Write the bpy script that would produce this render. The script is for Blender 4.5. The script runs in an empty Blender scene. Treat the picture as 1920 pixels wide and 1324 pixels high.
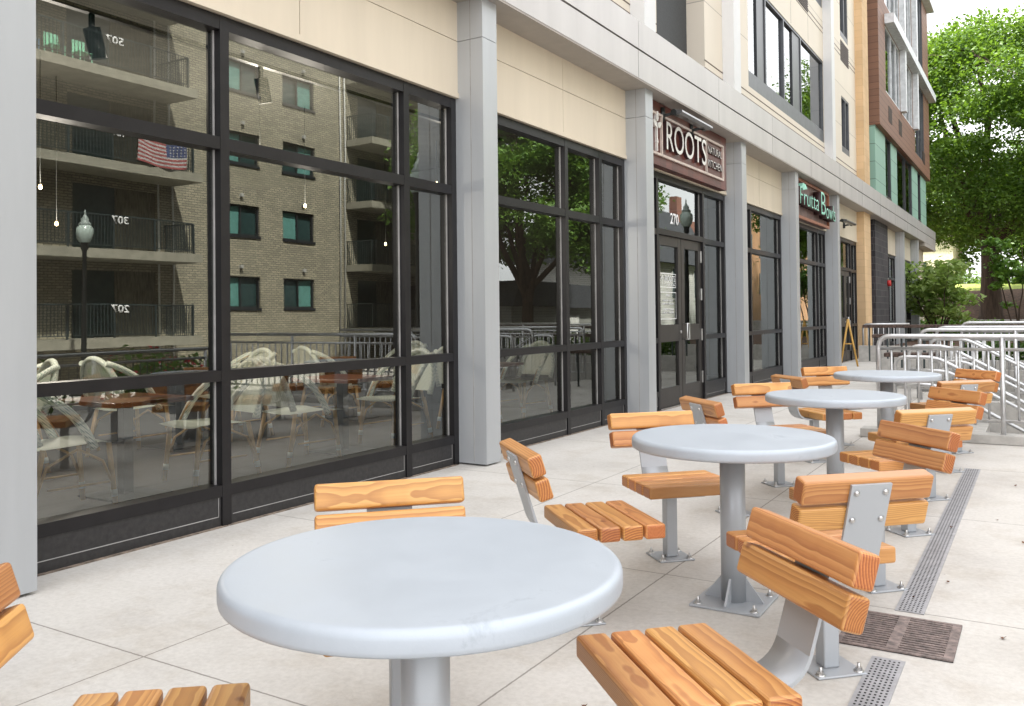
import bpy, bmesh, math, random
import numpy as np
from mathutils import Vector, Matrix
S = bpy.context.scene
COL = S.collection
rad = math.radians
RNG = random.Random(7)

# ---------------------------------------------------------------- camera, sky, sun, exposure
cd = bpy.data.cameras.new('camera'); cam = bpy.data.objects.new('camera', cd); COL.objects.link(cam)
cd.sensor_width = 36; cd.lens = 30.715; cd.shift_y = -0.05; cd.clip_start = .05; cd.clip_end = 2000
yaw, pitch, roll = .5461, .0156, -.0109
fw = Vector((-math.sin(yaw)*math.cos(pitch), math.cos(yaw)*math.cos(pitch), math.sin(pitch)))
r0 = Vector((math.cos(yaw), math.sin(yaw), 0)); u0 = r0.cross(fw)
rt = math.cos(roll)*r0 + math.sin(roll)*u0; up = -math.sin(roll)*r0 + math.cos(roll)*u0
M = Matrix((rt, up, -fw)).transposed().to_4x4(); M.translation = Vector((0, 0, 1.3267))
cam.matrix_world = M
S.camera = cam
S.view_settings.view_transform = 'Standard'; S.view_settings.look = 'None'
S.view_settings.exposure = 1.92; S.view_settings.gamma = 1
S.cycles.use_denoising = True; S.cycles.max_bounces = 10; S.cycles.transparent_max_bounces = 12
S.cycles.glossy_bounces = 4; S.cycles.diffuse_bounces = 4; S.cycles.caustics_reflective = False
S.cycles.sample_clamp_indirect = 6

SUN_EL, SUN_AZ = rad(54), rad(248)      # azimuth from +Y (north) clockwise
W = bpy.data.worlds.new('World'); S.world = W; W.use_nodes = True
nt = W.node_tree; N = nt.nodes; L = nt.links
bg = N['Background']
sky = N.new('ShaderNodeTexSky'); sky.sky_type = 'NISHITA'; sky.sun_disc = False
sky.sun_elevation = SUN_EL; sky.sun_rotation = SUN_AZ; sky.air_density = 1.2; sky.dust_density = 3
tc = N.new('ShaderNodeTexCoord'); mp = N.new('ShaderNodeMapping'); mp.inputs['Scale'].default_value = (1, 1, 2.2)
nz = N.new('ShaderNodeTexNoise'); nz.inputs['Scale'].default_value = 2.2; nz.inputs['Detail'].default_value = 6
rp = N.new('ShaderNodeValToRGB'); rp.color_ramp.elements[0].position = .18; rp.color_ramp.elements[1].position = .5
mx = N.new('ShaderNodeMix'); mx.data_type = 'RGBA'
L.new(tc.outputs['Generated'], mp.inputs[0]); L.new(mp.outputs[0], nz.inputs['Vector']); L.new(nz.outputs['Fac'], rp.inputs[0])
L.new(rp.outputs[0], mx.inputs[0]); L.new(sky.outputs[0], mx.inputs[6]); mx.inputs[7].default_value = (9.0, 9.05, 9.2, 1)
L.new(mx.outputs[2], bg.inputs['Color']); bg.inputs['Strength'].default_value = .085
sd = bpy.data.lights.new('sun', 'SUN'); sun = bpy.data.objects.new('sun', sd); COL.objects.link(sun)
sd.energy = 5.0; sd.angle = rad(2.0); sd.color = (1, .95, .87)
sv = Vector((math.sin(SUN_AZ)*math.cos(SUN_EL), math.cos(SUN_AZ)*math.cos(SUN_EL), math.sin(SUN_EL)))
sun.rotation_euler = sv.to_track_quat('Z', 'Y').to_euler()

# ---------------------------------------------------------------- materials
MATS = {}
def newmat(name):
    m = bpy.data.materials.new(name); m.use_nodes = True
    return m, m.node_tree.nodes, m.node_tree.links, m.node_tree.nodes['Principled BSDF']
def mat(name, col, rough=.6, metal=0, vary=.12, scale=6, bump=0, bscale=40, spec=.5, streak=False, emit=0, col2=None, dirt=0):
    if name in MATS: return MATS[name]
    m, N, L, b = newmat(name)
    b.inputs['Roughness'].default_value = rough; b.inputs['Metallic'].default_value = metal
    b.inputs['Specular IOR Level'].default_value = spec
    tc = N.new('ShaderNodeTexCoord'); mp = N.new('ShaderNodeMapping')
    if streak: mp.inputs['Scale'].default_value = (1, 1, .12)
    nz = N.new('ShaderNodeTexNoise'); nz.inputs['Scale'].default_value = scale; nz.inputs['Detail'].default_value = 7
    nz.inputs['Roughness'].default_value = .62
    L.new(tc.outputs['Object'], mp.inputs[0]); L.new(mp.outputs[0], nz.inputs['Vector'])
    r = N.new('ShaderNodeValToRGB'); r.color_ramp.elements[0].position = .3; r.color_ramp.elements[1].position = .7
    c2 = col2 or [c*(1-2*vary) for c in col]
    r.color_ramp.elements[0].color = (*c2, 1); r.color_ramp.elements[1].color = (*[min(1, c*(1+(0 if col2 else vary))) for c in col], 1)
    L.new(nz.outputs['Fac'], r.inputs[0]); L.new(r.outputs[0], b.inputs['Base Color'])
    if bump:
        n2 = N.new('ShaderNodeTexNoise'); n2.inputs['Scale'].default_value = bscale; n2.inputs['Detail'].default_value = 4
        bp = N.new('ShaderNodeBump'); bp.inputs['Strength'].default_value = bump; bp.inputs['Distance'].default_value = .01
        L.new(mp.outputs[0], n2.inputs['Vector']); L.new(n2.outputs['Fac'], bp.inputs['Height']); L.new(bp.outputs[0], b.inputs['Normal'])
    if emit:
        b.inputs['Emission Color'].default_value = (*col, 1); b.inputs['Emission Strength'].default_value = emit
    MATS[name] = m
    return m
def mth(N, L, op, a, b=None, c=None):
    n = N.new('ShaderNodeMath'); n.operation = op
    for i, v in enumerate((a, b, c)):
        if v is None: continue
        if isinstance(v, (int, float)): n.inputs[i].default_value = v
        else: L.new(v, n.inputs[i])
    return n.outputs[0]
def ramp(N, L, fac, stops):
    r = N.new('ShaderNodeValToRGB'); e = r.color_ramp.elements
    e[0].position, e[0].color = stops[0][0], (*stops[0][1], 1); e[1].position, e[1].color = stops[-1][0], (*stops[-1][1], 1)
    for p, c in stops[1:-1]:
        q = e.new(p); q.color = (*c, 1)
    L.new(fac, r.inputs[0]); return r.outputs[0]
def mixc(N, L, f, a, b, mode='MIX'):
    n = N.new('ShaderNodeMix'); n.data_type = 'RGBA'; n.blend_type = mode
    for i, v in ((0, f), (6, a), (7, b)):
        if isinstance(v, (int, float)): n.inputs[i].default_value = v
        elif isinstance(v, tuple): n.inputs[i].default_value = (*v, 1)
        else: L.new(v, n.inputs[i])
    return n.outputs[2]

def concrete_mat():
    m, N, L, b = newmat('plaza_concrete')
    tc = N.new('ShaderNodeTexCoord'); P = tc.outputs['Object']
    def noise(s, d=6, r=.6, v=P):
        n = N.new('ShaderNodeTexNoise'); n.inputs['Scale'].default_value = s; n.inputs['Detail'].default_value = d
        n.inputs['Roughness'].default_value = r; L.new(v, n.inputs['Vector']); return n.outputs['Fac']
    base = ramp(N, L, noise(1.1, 8, .65), [(.28, (.51, .48, .445)), (.5, (.60, .57, .53)), (.75, (.645, .615, .58))])
    fine = ramp(N, L, noise(38, 5, .7), [(.3, (.86, .855, .85)), (.6, (1, 1, 1))])
    c = mixc(N, L, 1.0, base, fine, 'MULTIPLY')
    # stains
    st = ramp(N, L, noise(2.7, 7, .7), [(.50, (1, 1, 1)), (.62, (.86, .83, .79)), (.80, (.66, .60, .53))])
    c = mixc(N, L, .55, c, st, 'MULTIPLY')
    # pits: small dark specks
    vo = N.new('ShaderNodeTexVoronoi'); vo.inputs['Scale'].default_value = 9; L.new(P, vo.inputs['Vector'])
    sp = ramp(N, L, mth(N, L, 'ADD', vo.outputs['Distance'], mth(N, L, 'MULTIPLY', mth(N, L, 'LESS_THAN', noise(5, 2), .56), 1)), [(.03, (.35, .31, .27)), (.06, (1, 1, 1))])
    c = mixc(N, L, .8, c, sp, 'MULTIPLY')
    # sawn joints: one along the facade at x=-3.05 and -1.66, others across every 2.02 m
    sx = N.new('ShaderNodeSeparateXYZ'); L.new(P, sx.inputs[0])
    wob = mth(N, L, 'MULTIPLY', mth(N, L, 'SUBTRACT', noise(25, 3), .5), .006)
    X = mth(N, L, 'ADD', sx.outputs[0], wob); Y = mth(N, L, 'ADD', sx.outputs[1], wob)
    def line(v, at, w): return mth(N, L, 'LESS_THAN', mth(N, L, 'ABSOLUTE', mth(N, L, 'SUBTRACT', v, at)), w)
    ym = mth(N, L, 'ABSOLUTE', mth(N, L, 'SUBTRACT', mth(N, L, 'MODULO', mth(N, L, 'ADD', Y, 20.2-2.155+1.012), 2.024), 1.012))
    j = mth(N, L, 'LESS_THAN', ym, .0042)
    for at in (-3.048, -1.665, 1.2): j = mth(N, L, 'MAXIMUM', j, line(X, at, .0042))
    c = mixc(N, L, mth(N, L, 'MULTIPLY', j, .68), c, (.15, .13, .11))
    # drip soiling near the storefront
    near = ramp(N, L, mth(N, L, 'ADD', sx.outputs[0], mth(N, L, 'MULTIPLY', noise(3.5, 5), .25)), [(0, (1, 1, 1)), (1, (1, 1, 1))])
    L.new(c, b.inputs['Base Color']); b.inputs['Roughness'].default_value = .82
    bp = N.new('ShaderNodeBump'); bp.inputs['Strength'].default_value = .35; bp.inputs['Distance'].default_value = .004
    L.new(mth(N, L, 'SUBTRACT', noise(90, 5, .7), j), bp.inputs['Height']); L.new(bp.outputs[0], b.inputs['Normal'])
    return m

def wood_mat(name='slat_wood', c_dark=(.36, .115, .030), c_mid=(.63, .285, .086), c_light=(.76, .40, .14), ringw=.0115, rough=.42):
    m, N, L, b = newmat(name)
    tc = N.new('ShaderNodeTexCoord'); oi = N.new('ShaderNodeObjectInfo')
    R = oi.outputs['Random']
    sx = N.new('ShaderNodeSeparateXYZ'); L.new(tc.outputs['Object'], sx.inputs[0])
    # low-frequency wander of the pith along the board gives cathedral figure
    cb = N.new('ShaderNodeCombineXYZ')
    L.new(mth(N, L, 'MULTIPLY', sx.outputs[0], 3.0), cb.inputs[0]); L.new(mth(N, L, 'MULTIPLY', R, 57.3), cb.inputs[1])
    L.new(mth(N, L, 'MULTIPLY', sx.outputs[2], 3.0), cb.inputs[2])
    n1 = N.new('ShaderNodeTexNoise'); n1.inputs['Scale'].default_value = 1.0; n1.inputs['Detail'].default_value = 3; L.new(cb.outputs[0], n1.inputs['Vector'])
    sw = N.new('ShaderNodeSeparateColor'); L.new(n1.outputs['Color'], sw.inputs[0])
    amp = mth(N, L, 'MULTIPLY_ADD', mth(N, L, 'FRACT', mth(N, L, 'MULTIPLY', R, 7.77)), .030, .008)
    oy = mth(N, L, 'MULTIPLY', mth(N, L, 'SUBTRACT', mth(N, L, 'FRACT', mth(N, L, 'MULTIPLY', R, 13.3)), .5), .10)
    oz = mth(N, L, 'MULTIPLY_ADD', mth(N, L, 'FRACT', mth(N, L, 'MULTIPLY', R, 31.1)), .12, .035)
    yy = mth(N, L, 'ADD', mth(N, L, 'ADD', sx.outputs[1], oy), mth(N, L, 'MULTIPLY', mth(N, L, 'SUBTRACT', sw.outputs[0], .5), amp))
    zz = mth(N, L, 'ADD', mth(N, L, 'ADD', sx.outputs[2], oz), mth(N, L, 'MULTIPLY', mth(N, L, 'SUBTRACT', sw.outputs[1], .5), amp))
    rr = mth(N, L, 'SQRT', mth(N, L, 'ADD', mth(N, L, 'MULTIPLY', yy, yy), mth(N, L, 'MULTIPLY', zz, zz)))
    f = mth(N, L, 'FRACT', mth(N, L, 'DIVIDE', rr, mth(N, L, 'MULTIPLY_ADD', mth(N, L, 'FRACT', mth(N, L, 'MULTIPLY', R, 3.3)), ringw*.5, ringw*.42)))
    c = ramp(N, L, f, [(0, c_light), (.40, c_mid), (.84, c_dark), (.93, c_dark), (1, c_light)])
    nn = N.new('ShaderNodeSeparateXYZ'); L.new(tc.outputs['Normal'], nn.inputs[0])
    end = mth(N, L, 'GREATER_THAN', mth(N, L, 'ABSOLUTE', nn.outputs[0]), .8)
    # fibre streaks
    mp = N.new('ShaderNodeMapping'); mp.inputs['Scale'].default_value = (7, 160, 160); L.new(tc.outputs['Object'], mp.inputs[0])
    n2 = N.new('ShaderNodeTexNoise'); n2.inputs['Scale'].default_value = 1; n2.inputs['Detail'].default_value = 4; L.new(mp.outputs[0], n2.inputs['Vector'])
    c = mixc(N, L, .55, c, ramp(N, L, n2.outputs['Fac'], [(.3, (.74, .66, .58)), (.62, (1, 1, 1))]), 'MULTIPLY')
    n3 = N.new('ShaderNodeTexNoise'); n3.inputs['Scale'].default_value = 4; n3.inputs['Detail'].default_value = 4; L.new(tc.outputs['Object'], n3.inputs['Vector'])
    c = mixc(N, L, mth(N, L, 'MULTIPLY_ADD', end, -.42, .42), c, ramp(N, L, n3.outputs['Fac'], [(.3, c_mid), (.7, c_light)]))
    c = mixc(N, L, mth(N, L, 'MULTIPLY', end, .75), c, (.80, .58, .44), 'MULTIPLY')
    # board-to-board tone
    hs = N.new('ShaderNodeHueSaturation'); L.new(c, hs.inputs['Color'])
    L.new(mth(N, L, 'MULTIPLY_ADD', mth(N, L, 'FRACT', mth(N, L, 'MULTIPLY', R, 5.7)), .30, .76), hs.inputs['Value'])
    L.new(mth(N, L, 'MULTIPLY_ADD', mth(N, L, 'FRACT', mth(N, L, 'MULTIPLY', R, 9.1)), .016, .493), hs.inputs['Hue'])
    # knots
    vo = N.new('ShaderNodeTexVoronoi'); vo.inputs['Scale'].default_value = 5.5
    mp2 = N.new('ShaderNodeMapping'); L.new(tc.outputs['Object'], mp2.inputs[0]); cr = N.new('ShaderNodeCombineXYZ'); L.new(mth(N, L, 'MULTIPLY', R, 91), cr.inputs[0]); L.new(cr.outputs[0], mp2.inputs[1])
    L.new(mp2.outputs[0], vo.inputs['Vector'])
    kn = ramp(N, L, vo.outputs['Distance'], [(.035, (.30, .10, .04)), (.10, (1, 1, 1))])
    c = mixc(N, L, .75, hs.outputs[0], kn, 'MULTIPLY')
    L.new(c, b.inputs['Base Color']); b.inputs['Roughness'].default_value = rough
    b.inputs['Coat Weight'].default_value = .15; b.inputs['Coat Roughness'].default_value = .35
    bp = N.new('ShaderNodeBump'); bp.inputs['Strength'].default_value = .25; bp.inputs['Distance'].default_value = .0015
    L.new(n2.outputs['Fac'], bp.inputs['Height']); L.new(bp.outputs[0], b.inputs['Normal'])
    MATS[name] = m; return m

def glass_mat(name, ior, tint, trans):
    m, N, L, b = newmat(name); N.remove(b)
    g = N.new('ShaderNodeBsdfGlossy'); g.inputs['Roughness'].default_value = 0.0; g.inputs['Color'].default_value = (*tint, 1)
    t = N.new('ShaderNodeBsdfTransparent'); t.inputs['Color'].default_value = (*trans, 1)
    f = N.new('ShaderNodeFresnel'); f.inputs['IOR'].default_value = ior
    tc = N.new('ShaderNodeTexCoord'); nz = N.new('ShaderNodeTexNoise'); nz.inputs['Scale'].default_value = .9; nz.inputs['Detail'].default_value = 1
    bp = N.new('ShaderNodeBump'); bp.inputs['Strength'].default_value = .05; bp.inputs['Distance'].default_value = .02
    L.new(tc.outputs['Object'], nz.inputs['Vector']); L.new(nz.outputs['Fac'], bp.inputs['Height']); L.new(bp.outputs[0], g.inputs['Normal'])
    mxs = N.new('ShaderNodeMixShader'); L.new(f.outputs[0], mxs.inputs[0]); L.new(t.outputs[0], mxs.inputs[1]); L.new(g.outputs[0], mxs.inputs[2])
    L.new(mxs.outputs[0], N['Material Output'].inputs[0]); MATS[name] = m; return m

def brick_mat(name, c1, c2, mortar, axis='x', bw=.2, bh=.068, ms=.012, rough=.85, bump=.4):
    m, N, L, b = newmat(name)
    tc = N.new('ShaderNodeTexCoord'); sx = N.new('ShaderNodeSeparateXYZ'); L.new(tc.outputs['Object'], sx.inputs[0])
    cb = N.new('ShaderNodeCombineXYZ')
    L.new(mth(N, L, 'ADD', sx.outputs[0], sx.outputs[1]), cb.inputs[0]); L.new(sx.outputs[2], cb.inputs[1])
    bt = N.new('ShaderNodeTexBrick'); bt.inputs['Scale'].default_value = 1; bt.inputs['Brick Width'].default_value = bw
    bt.inputs['Row Height'].default_value = bh; bt.inputs['Mortar Size'].default_value = ms; bt.inputs['Mortar Smooth'].default_value = .1
    bt.inputs['Color1'].default_value = (*c1, 1); bt.inputs['Color2'].default_value = (*c2, 1); bt.inputs['Mortar'].default_value = (*mortar, 1)
    L.new(cb.outputs[0], bt.inputs['Vector'])
    nz = N.new('ShaderNodeTexNoise'); nz.inputs['Scale'].default_value = .9; nz.inputs['Detail'].default_value = 6; L.new(tc.outputs['Object'], nz.inputs['Vector'])
    c = mixc(N, L, .5, bt.outputs['Color'], ramp(N, L, nz.outputs['Fac'], [(.3, (.6, .6, .6)), (.7, (1, 1, 1))]), 'MULTIPLY')
    L.new(c, b.inputs['Base Color']); b.inputs['Roughness'].default_value = rough
    bp = N.new('ShaderNodeBump'); bp.inputs['Strength'].default_value = bump; bp.inputs['Distance'].default_value = .01; bp.invert = True
    L.new(bt.outputs['Fac'], bp.inputs['Height']); L.new(bp.outputs[0], b.inputs['Normal'])
    MATS[name] = m; return m

def board_mat(name, col, period, axis=2, dark=.35, w=.01, vary=.1, grain=False, off=0.0, rough=.6):
    """cladding boards: a dark shadow joint every `period` metres along one axis"""
    m, N, L, b = newmat(name)
    tc = N.new('ShaderNodeTexCoord'); sx = N.new('ShaderNodeSeparateXYZ'); L.new(tc.outputs['Object'], sx.inputs[0])
    v = mth(N, L, 'ADD', sx.outputs[axis], 50*period+off)
    q = mth(N, L, 'DIVIDE', v, period)
    j = mth(N, L, 'LESS_THAN', mth(N, L, 'FRACT', q), w/period)
    wn = N.new('ShaderNodeTexWhiteNoise'); wn.noise_dimensions = '1D'; L.new(mth(N, L, 'FLOOR', q), wn.inputs['W'])
    mp = N.new('ShaderNodeMapping'); mp.inputs['Scale'].default_value = (2, 2, 40) if grain else (1, 1, .5); L.new(tc.outputs['Object'], mp.inputs[0])
    nz = N.new('ShaderNodeTexNoise'); nz.inputs['Scale'].default_value = 1.5; nz.inputs['Detail'].default_value = 6; L.new(mp.outputs[0], nz.inputs['Vector'])
    f = mth(N, L, 'MULTIPLY_ADD', wn.outputs['Value'], .35, mth(N, L, 'MULTIPLY', nz.outputs['Fac'], .65))
    c = ramp(N, L, f, [(.2, tuple(x*(1-2*vary) for x in col)), (.8, tuple(min(1, x*(1+vary)) for x in col))])
    c = mixc(N, L, j, c, tuple(x*dark for x in col))
    L.new(c, b.inputs['Base Color']); b.inputs['Roughness'].default_value = rough
    bp = N.new('ShaderNodeBump'); bp.inputs['Strength'].default_value = .5; bp.inputs['Distance'].default_value = .01; bp.invert = True
    L.new(j, bp.inputs['Height']); L.new(bp.outputs[0], b.inputs['Normal'])
    MATS[name] = m; return m

def weave_mat():
    m, N, L, b = newmat('woven_cane')
    tc = N.new('ShaderNodeTexCoord'); sx = N.new('ShaderNodeSeparateXYZ'); L.new(tc.outputs['Object'], sx.inputs[0])
    a = mth(N, L, 'SINE', mth(N, L, 'MULTIPLY', sx.outputs[1], 330)); 
    z = mth(N, L, 'SINE', mth(N, L, 'MULTIPLY', mth(N, L, 'ADD', sx.outputs[2], sx.outputs[0]), 330))
    f = mth(N, L, 'MULTIPLY', a, z)
    c = ramp(N, L, mth(N, L, 'MULTIPLY_ADD', f, .5, .5), [(.12, (.16, .28, .24)), (.32, (.74, .80, .68)), (.9, (.90, .91, .80))])
    L.new(c, b.inputs['Base Color']); b.inputs['Roughness'].default_value = .5
    MATS['woven_cane'] = m; return m

def leaf_mat(name, a, bcol, trans=.35):
    m, N, L, b = newmat(name)
    tc = N.new('ShaderNodeTexCoord'); nz = N.new('ShaderNodeTexNoise'); nz.inputs['Scale'].default_value = .8; nz.inputs['Detail'].default_value = 4
    L.new(tc.outputs['Object'], nz.inputs['Vector'])
    n2 = N.new('ShaderNodeTexNoise'); n2.inputs['Scale'].default_value = 9; L.new(tc.outputs['Object'], n2.inputs['Vector'])
    f = mth(N, L, 'MULTIPLY_ADD', n2.outputs['Fac'], .5, mth(N, L, 'MULTIPLY', nz.outputs['Fac'], .5))
    c = ramp(N, L, f, [(.35, a), (.65, bcol)])
    L.new(c, b.inputs['Base Color']); b.inputs['Roughness'].default_value = .55
    tr = N.new('ShaderNodeBsdfTranslucent'); L.new(mixc(N, L, .5, c, (.25, .42, .03)), tr.inputs['Color'])
    mxs = N.new('ShaderNodeMixShader'); mxs.inputs[0].default_value = trans
    L.new(b.outputs[0], mxs.inputs[1]); L.new(tr.outputs[0], mxs.inputs[2]); L.new(mxs.outputs[0], N['Material Output'].inputs[0])
    MATS[name] = m; return m

CONC = concrete_mat(); WOOD = wood_mat(); WEAVE = weave_mat()
GLASS = glass_mat('storefront_glass', 2.3, (.96, 1, .97), (.96, .98, .96))
GLASS2 = glass_mat('upper_glass', 5, (.97, .99, 1), (.5, .55, .55))
GREYP = mat('silver_powder_coat', (.42, .44, .465), rough=.40, metal=.2, vary=.02, scale=2.5, bump=.04, bscale=300)
TOPM = mat('tabletop_coat', (.47, .51, .56), rough=.36, metal=.15, vary=.035, scale=5, bump=.05, bscale=260)
def top_mat():
    m, N, L, b = newmat('tabletop_paint')
    tc = N.new('ShaderNodeTexCoord'); oi = N.new('ShaderNodeObjectInfo'); mp = N.new('ShaderNodeMapping')
    L.new(tc.outputs['Object'], mp.inputs[0]); cb = N.new('ShaderNodeCombineXYZ'); L.new(mth(N, L, 'MULTIPLY', oi.outputs['Random'], 40), cb.inputs[0]); L.new(cb.outputs[0], mp.inputs[1])
    def nz(s, d, r, sc=None):
        n = N.new('ShaderNodeTexNoise'); n.inputs['Scale'].default_value = s; n.inputs['Detail'].default_value = d; n.inputs['Roughness'].default_value = r; n.inputs['Distortion'].default_value = .6
        v = mp.outputs[0]
        if sc: q = N.new('ShaderNodeMapping'); q.inputs['Scale'].default_value = sc; q.inputs['Rotation'].default_value = (0, 0, .6); L.new(v, q.inputs[0]); v = q.outputs[0]
        L.new(v, n.inputs['Vector']); return n.outputs['Fac']
    sm = nz(5, 8, .7); scr = nz(9, 5, .6, (1, 9, 1))
    c = ramp(N, L, sm, [(.30, (.42, .46, .51)), (.60, (.455, .495, .545)), (.72, (.37, .405, .45))])
    c = mixc(N, L, .6, c, ramp(N, L, scr, [(.70, (1, 1, 1)), (.78, (.78, .80, .84))]), 'MULTIPLY')
    L.new(c, b.inputs['Base Color']); b.inputs['Metallic'].default_value = .15
    rr = ramp(N, L, sm, [(.3, (.40,)*3), (.7, (.54,)*3)]); L.new(rr, b.inputs['Roughness'])
    bp = N.new('ShaderNodeBump'); bp.inputs['Strength'].default_value = .06; bp.inputs['Distance'].default_value = .004
    L.new(nz(160, 3, .5), bp.inputs['Height']); L.new(bp.outputs[0], b.inputs['Normal'])
    return m
TOPM = top_mat()
STEEL = mat('brushed_steel', (.62, .61, .60), rough=.28, metal=.95, vary=.08, scale=20)
RAILM = mat('galvanised_rail', (.58, .58, .585), rough=.34, metal=.8, vary=.10, scale=12, bump=.05)
COLM = mat('column_aluminium', (.45, .465, .48), rough=.40, metal=.3, vary=.035, scale=4, streak=True)
CANM = mat('canopy_aluminium', (.52, .495, .48), rough=.42, metal=.35, vary=.05, scale=2.2, streak=True)
BEIGE = mat('beige_fibre_cement', (.65, .57, .45), rough=.75, vary=.035, scale=3, streak=True, bump=.05)
CREAM = mat('cream_panel', (.72, .66, .56), rough=.75, vary=.04, scale=2, streak=True)
BRONZE = mat('dark_bronze_frame', (.015, .0135, .015), rough=.42, metal=.3, vary=.15, scale=6, bump=.05)
SILLM = mat('dusty_bronze_sill', (.017, .016, .017), rough=.5, vary=.3, scale=30, col2=(.035, .033, .033), bump=.1)
DOORM = mat('door_bronze', (.045, .040, .037), rough=.45, metal=.3, vary=.08)
SEAL = mat('brown_sealant', (.26, .20, .155), rough=.9, vary=.4, scale=18)
GASKET = mat('pale_gasket', (.35, .34, .33), rough=.7)
SOFFIT = mat('soffit_panel', (.40, .365, .33), rough=.7, vary=.04)
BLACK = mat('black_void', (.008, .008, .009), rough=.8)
WHITEP = mat('white_vinyl', (.85, .85, .85), rough=.6, vary=.02)
SIGNW = board_mat('mahogany_sign', (.13, .035, .028), .215, axis=1, dark=.5, w=.003, vary=.25, grain=True, rough=.42)
SIGNF = mat('sign_trim', (.60, .50, .44), rough=.5)
LETTER = mat('letter_face', (.80, .78, .74), rough=.35, metal=.2)
LETTERS = mat('letter_return', (.04, .015, .015), rough=.5)
MINT = mat('mint_face', (.36, .78, .62), rough=.5, vary=.05)
COPPER = mat('copper_trim', (.42, .17, .10), rough=.4, metal=.5)
TANP = brick_mat('tan_stone', (.72, .50, .29), (.66, .45, .25), (.55, .38, .22), bw=.6, bh=.2, ms=.004)
DARKB = brick_mat('charcoal_brick', (.030, .028, .032), (.060, .050, .055), (.09, .085, .085), bw=.4, bh=.2, ms=.012)
OLIVEB = brick_mat('olive_brick', (.50, .455, .33), (.31, .285, .21), (.15, .14, .115), bw=.26, bh=.09, ms=.015)
ORANGEB = brick_mat('orange_brick', (.50, .27, .12), (.42, .2, .09), (.35, .25, .18))
REDB = brick_mat('red_brick', (.30, .09, .06), (.24, .07, .05), (.3, .22, .18))
BROWNC = board_mat('brown_cladding', (.215, .105, .062), .20, dark=.3, w=.012, vary=.12, grain=True)
GREENC = board_mat('green_cladding', (.26, .43, .345), .53, dark=.35, w=.018, vary=.05)
CREAMC = board_mat('cream_cladding', (.70, .63, .53), 1.08, dark=.55, w=.014, vary=.03, off=.21)
SIDING = board_mat('white_siding', (.62, .62, .60), .13, dark=.45, w=.018, vary=.05)
GREYSID = board_mat('grey_siding', (.26, .265, .25), .13, dark=.5, w=.018, vary=.05)
ROOFM = mat('slate_roof', (.055, .06, .07), rough=.9, vary=.25, scale=14, bump=.3)
BALC = mat('balcony_concrete', (.32, .305, .245), rough=.85, vary=.12, scale=3)
RAILD = mat('dark_balcony_rail', (.035, .05, .052), rough=.5)
TEALW = mat('teal_curtain', (.10, .30, .27), rough=.8, vary=.3, scale=9, streak=True)
DARKW = mat('dark_room', (.02, .03, .03), rough=.3)
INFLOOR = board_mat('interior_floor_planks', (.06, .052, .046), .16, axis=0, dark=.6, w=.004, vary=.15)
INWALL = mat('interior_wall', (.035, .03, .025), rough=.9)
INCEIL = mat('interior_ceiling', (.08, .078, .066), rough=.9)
TABLEW = wood_mat('dining_wood', (.10, .022, .010), (.22, .06, .025), (.30, .10, .045), ringw=.02, rough=.3)
BAMBOO = mat('bamboo', (.56, .35, .145), rough=.4, vary=.15, scale=14)
BAND = mat('white_binding', (.62, .66, .62), rough=.5)
DRAINM = mat('drain_steel', (.44, .44, .46), rough=.5, metal=.5, vary=.12, scale=14)
RUST = mat('rusty_iron', (.36, .28, .255), rough=.75, metal=.3, vary=.3, scale=30, bump=.4, bscale=90, col2=(.12, .10, .095))
ASPH = mat('asphalt', (.055, .055, .058), rough=.9, vary=.2, scale=20, bump=.2)
KERB = mat('kerb_concrete', (.47, .45, .42), rough=.85, vary=.12, scale=6, bump=.2)
MULCH = mat('mulch_ground', (.12, .065, .042), rough=.95, vary=.35, scale=7, bump=.8, bscale=30)
GRASS = mat('grass_lawn', (.27, .33, .07), rough=.95, vary=.3, scale=9, bump=.6, bscale=60)
BARK = mat('bark', (.075, .05, .035), rough=.95, vary=.35, scale=9, bump=1, bscale=22, streak=True)
LEAF = leaf_mat('maple_leaves', (.030, .085, .012), (.115, .205, .022), .36)
LEAFD = leaf_mat('dark_leaves', (.04, .095, .018), (.12, .21, .04), .32)
LEAFM = leaf_mat('street_leaves', (.05, .13, .02), (.17, .31, .05), .32)
LEAFB = leaf_mat('dogwood_leaves', (.20, .31, .07), (.34, .43, .14), .42)
LEAFS = leaf_mat('shrub_leaves', (.06, .15, .02), (.14, .27, .04), .3)
DRYLEAF = mat('dry_leaf', (.20, .085, .04), rough=.9, vary=.3, scale=40)
BRWALL = mat('brown_wall_cap', (.10, .065, .052), rough=.9, vary=.45, scale=28, bump=.8, bscale=40)
mat('window_dark', (.03, .06, .06), rough=.2); mat('dark_sash', (.03, .032, .036), rough=.35); mat('curtain_teal_light', (.13, .31, .28), rough=.3)
mat('white_trim', (.7, .7, .68))
LAMPG = mat('warm_bulb', (1, .72, .35), emit=5)
GLOBE = mat('frosted_globe', (.42, .50, .46), rough=.25, vary=.04)
IRON = mat('black_iron', (.015, .017, .016), rough=.4)
REDP = mat('red_paint', (.55, .03, .03), rough=.4)
YELLOW = mat('yellow_paint', (.80, .62, .03), rough=.5)

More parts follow.
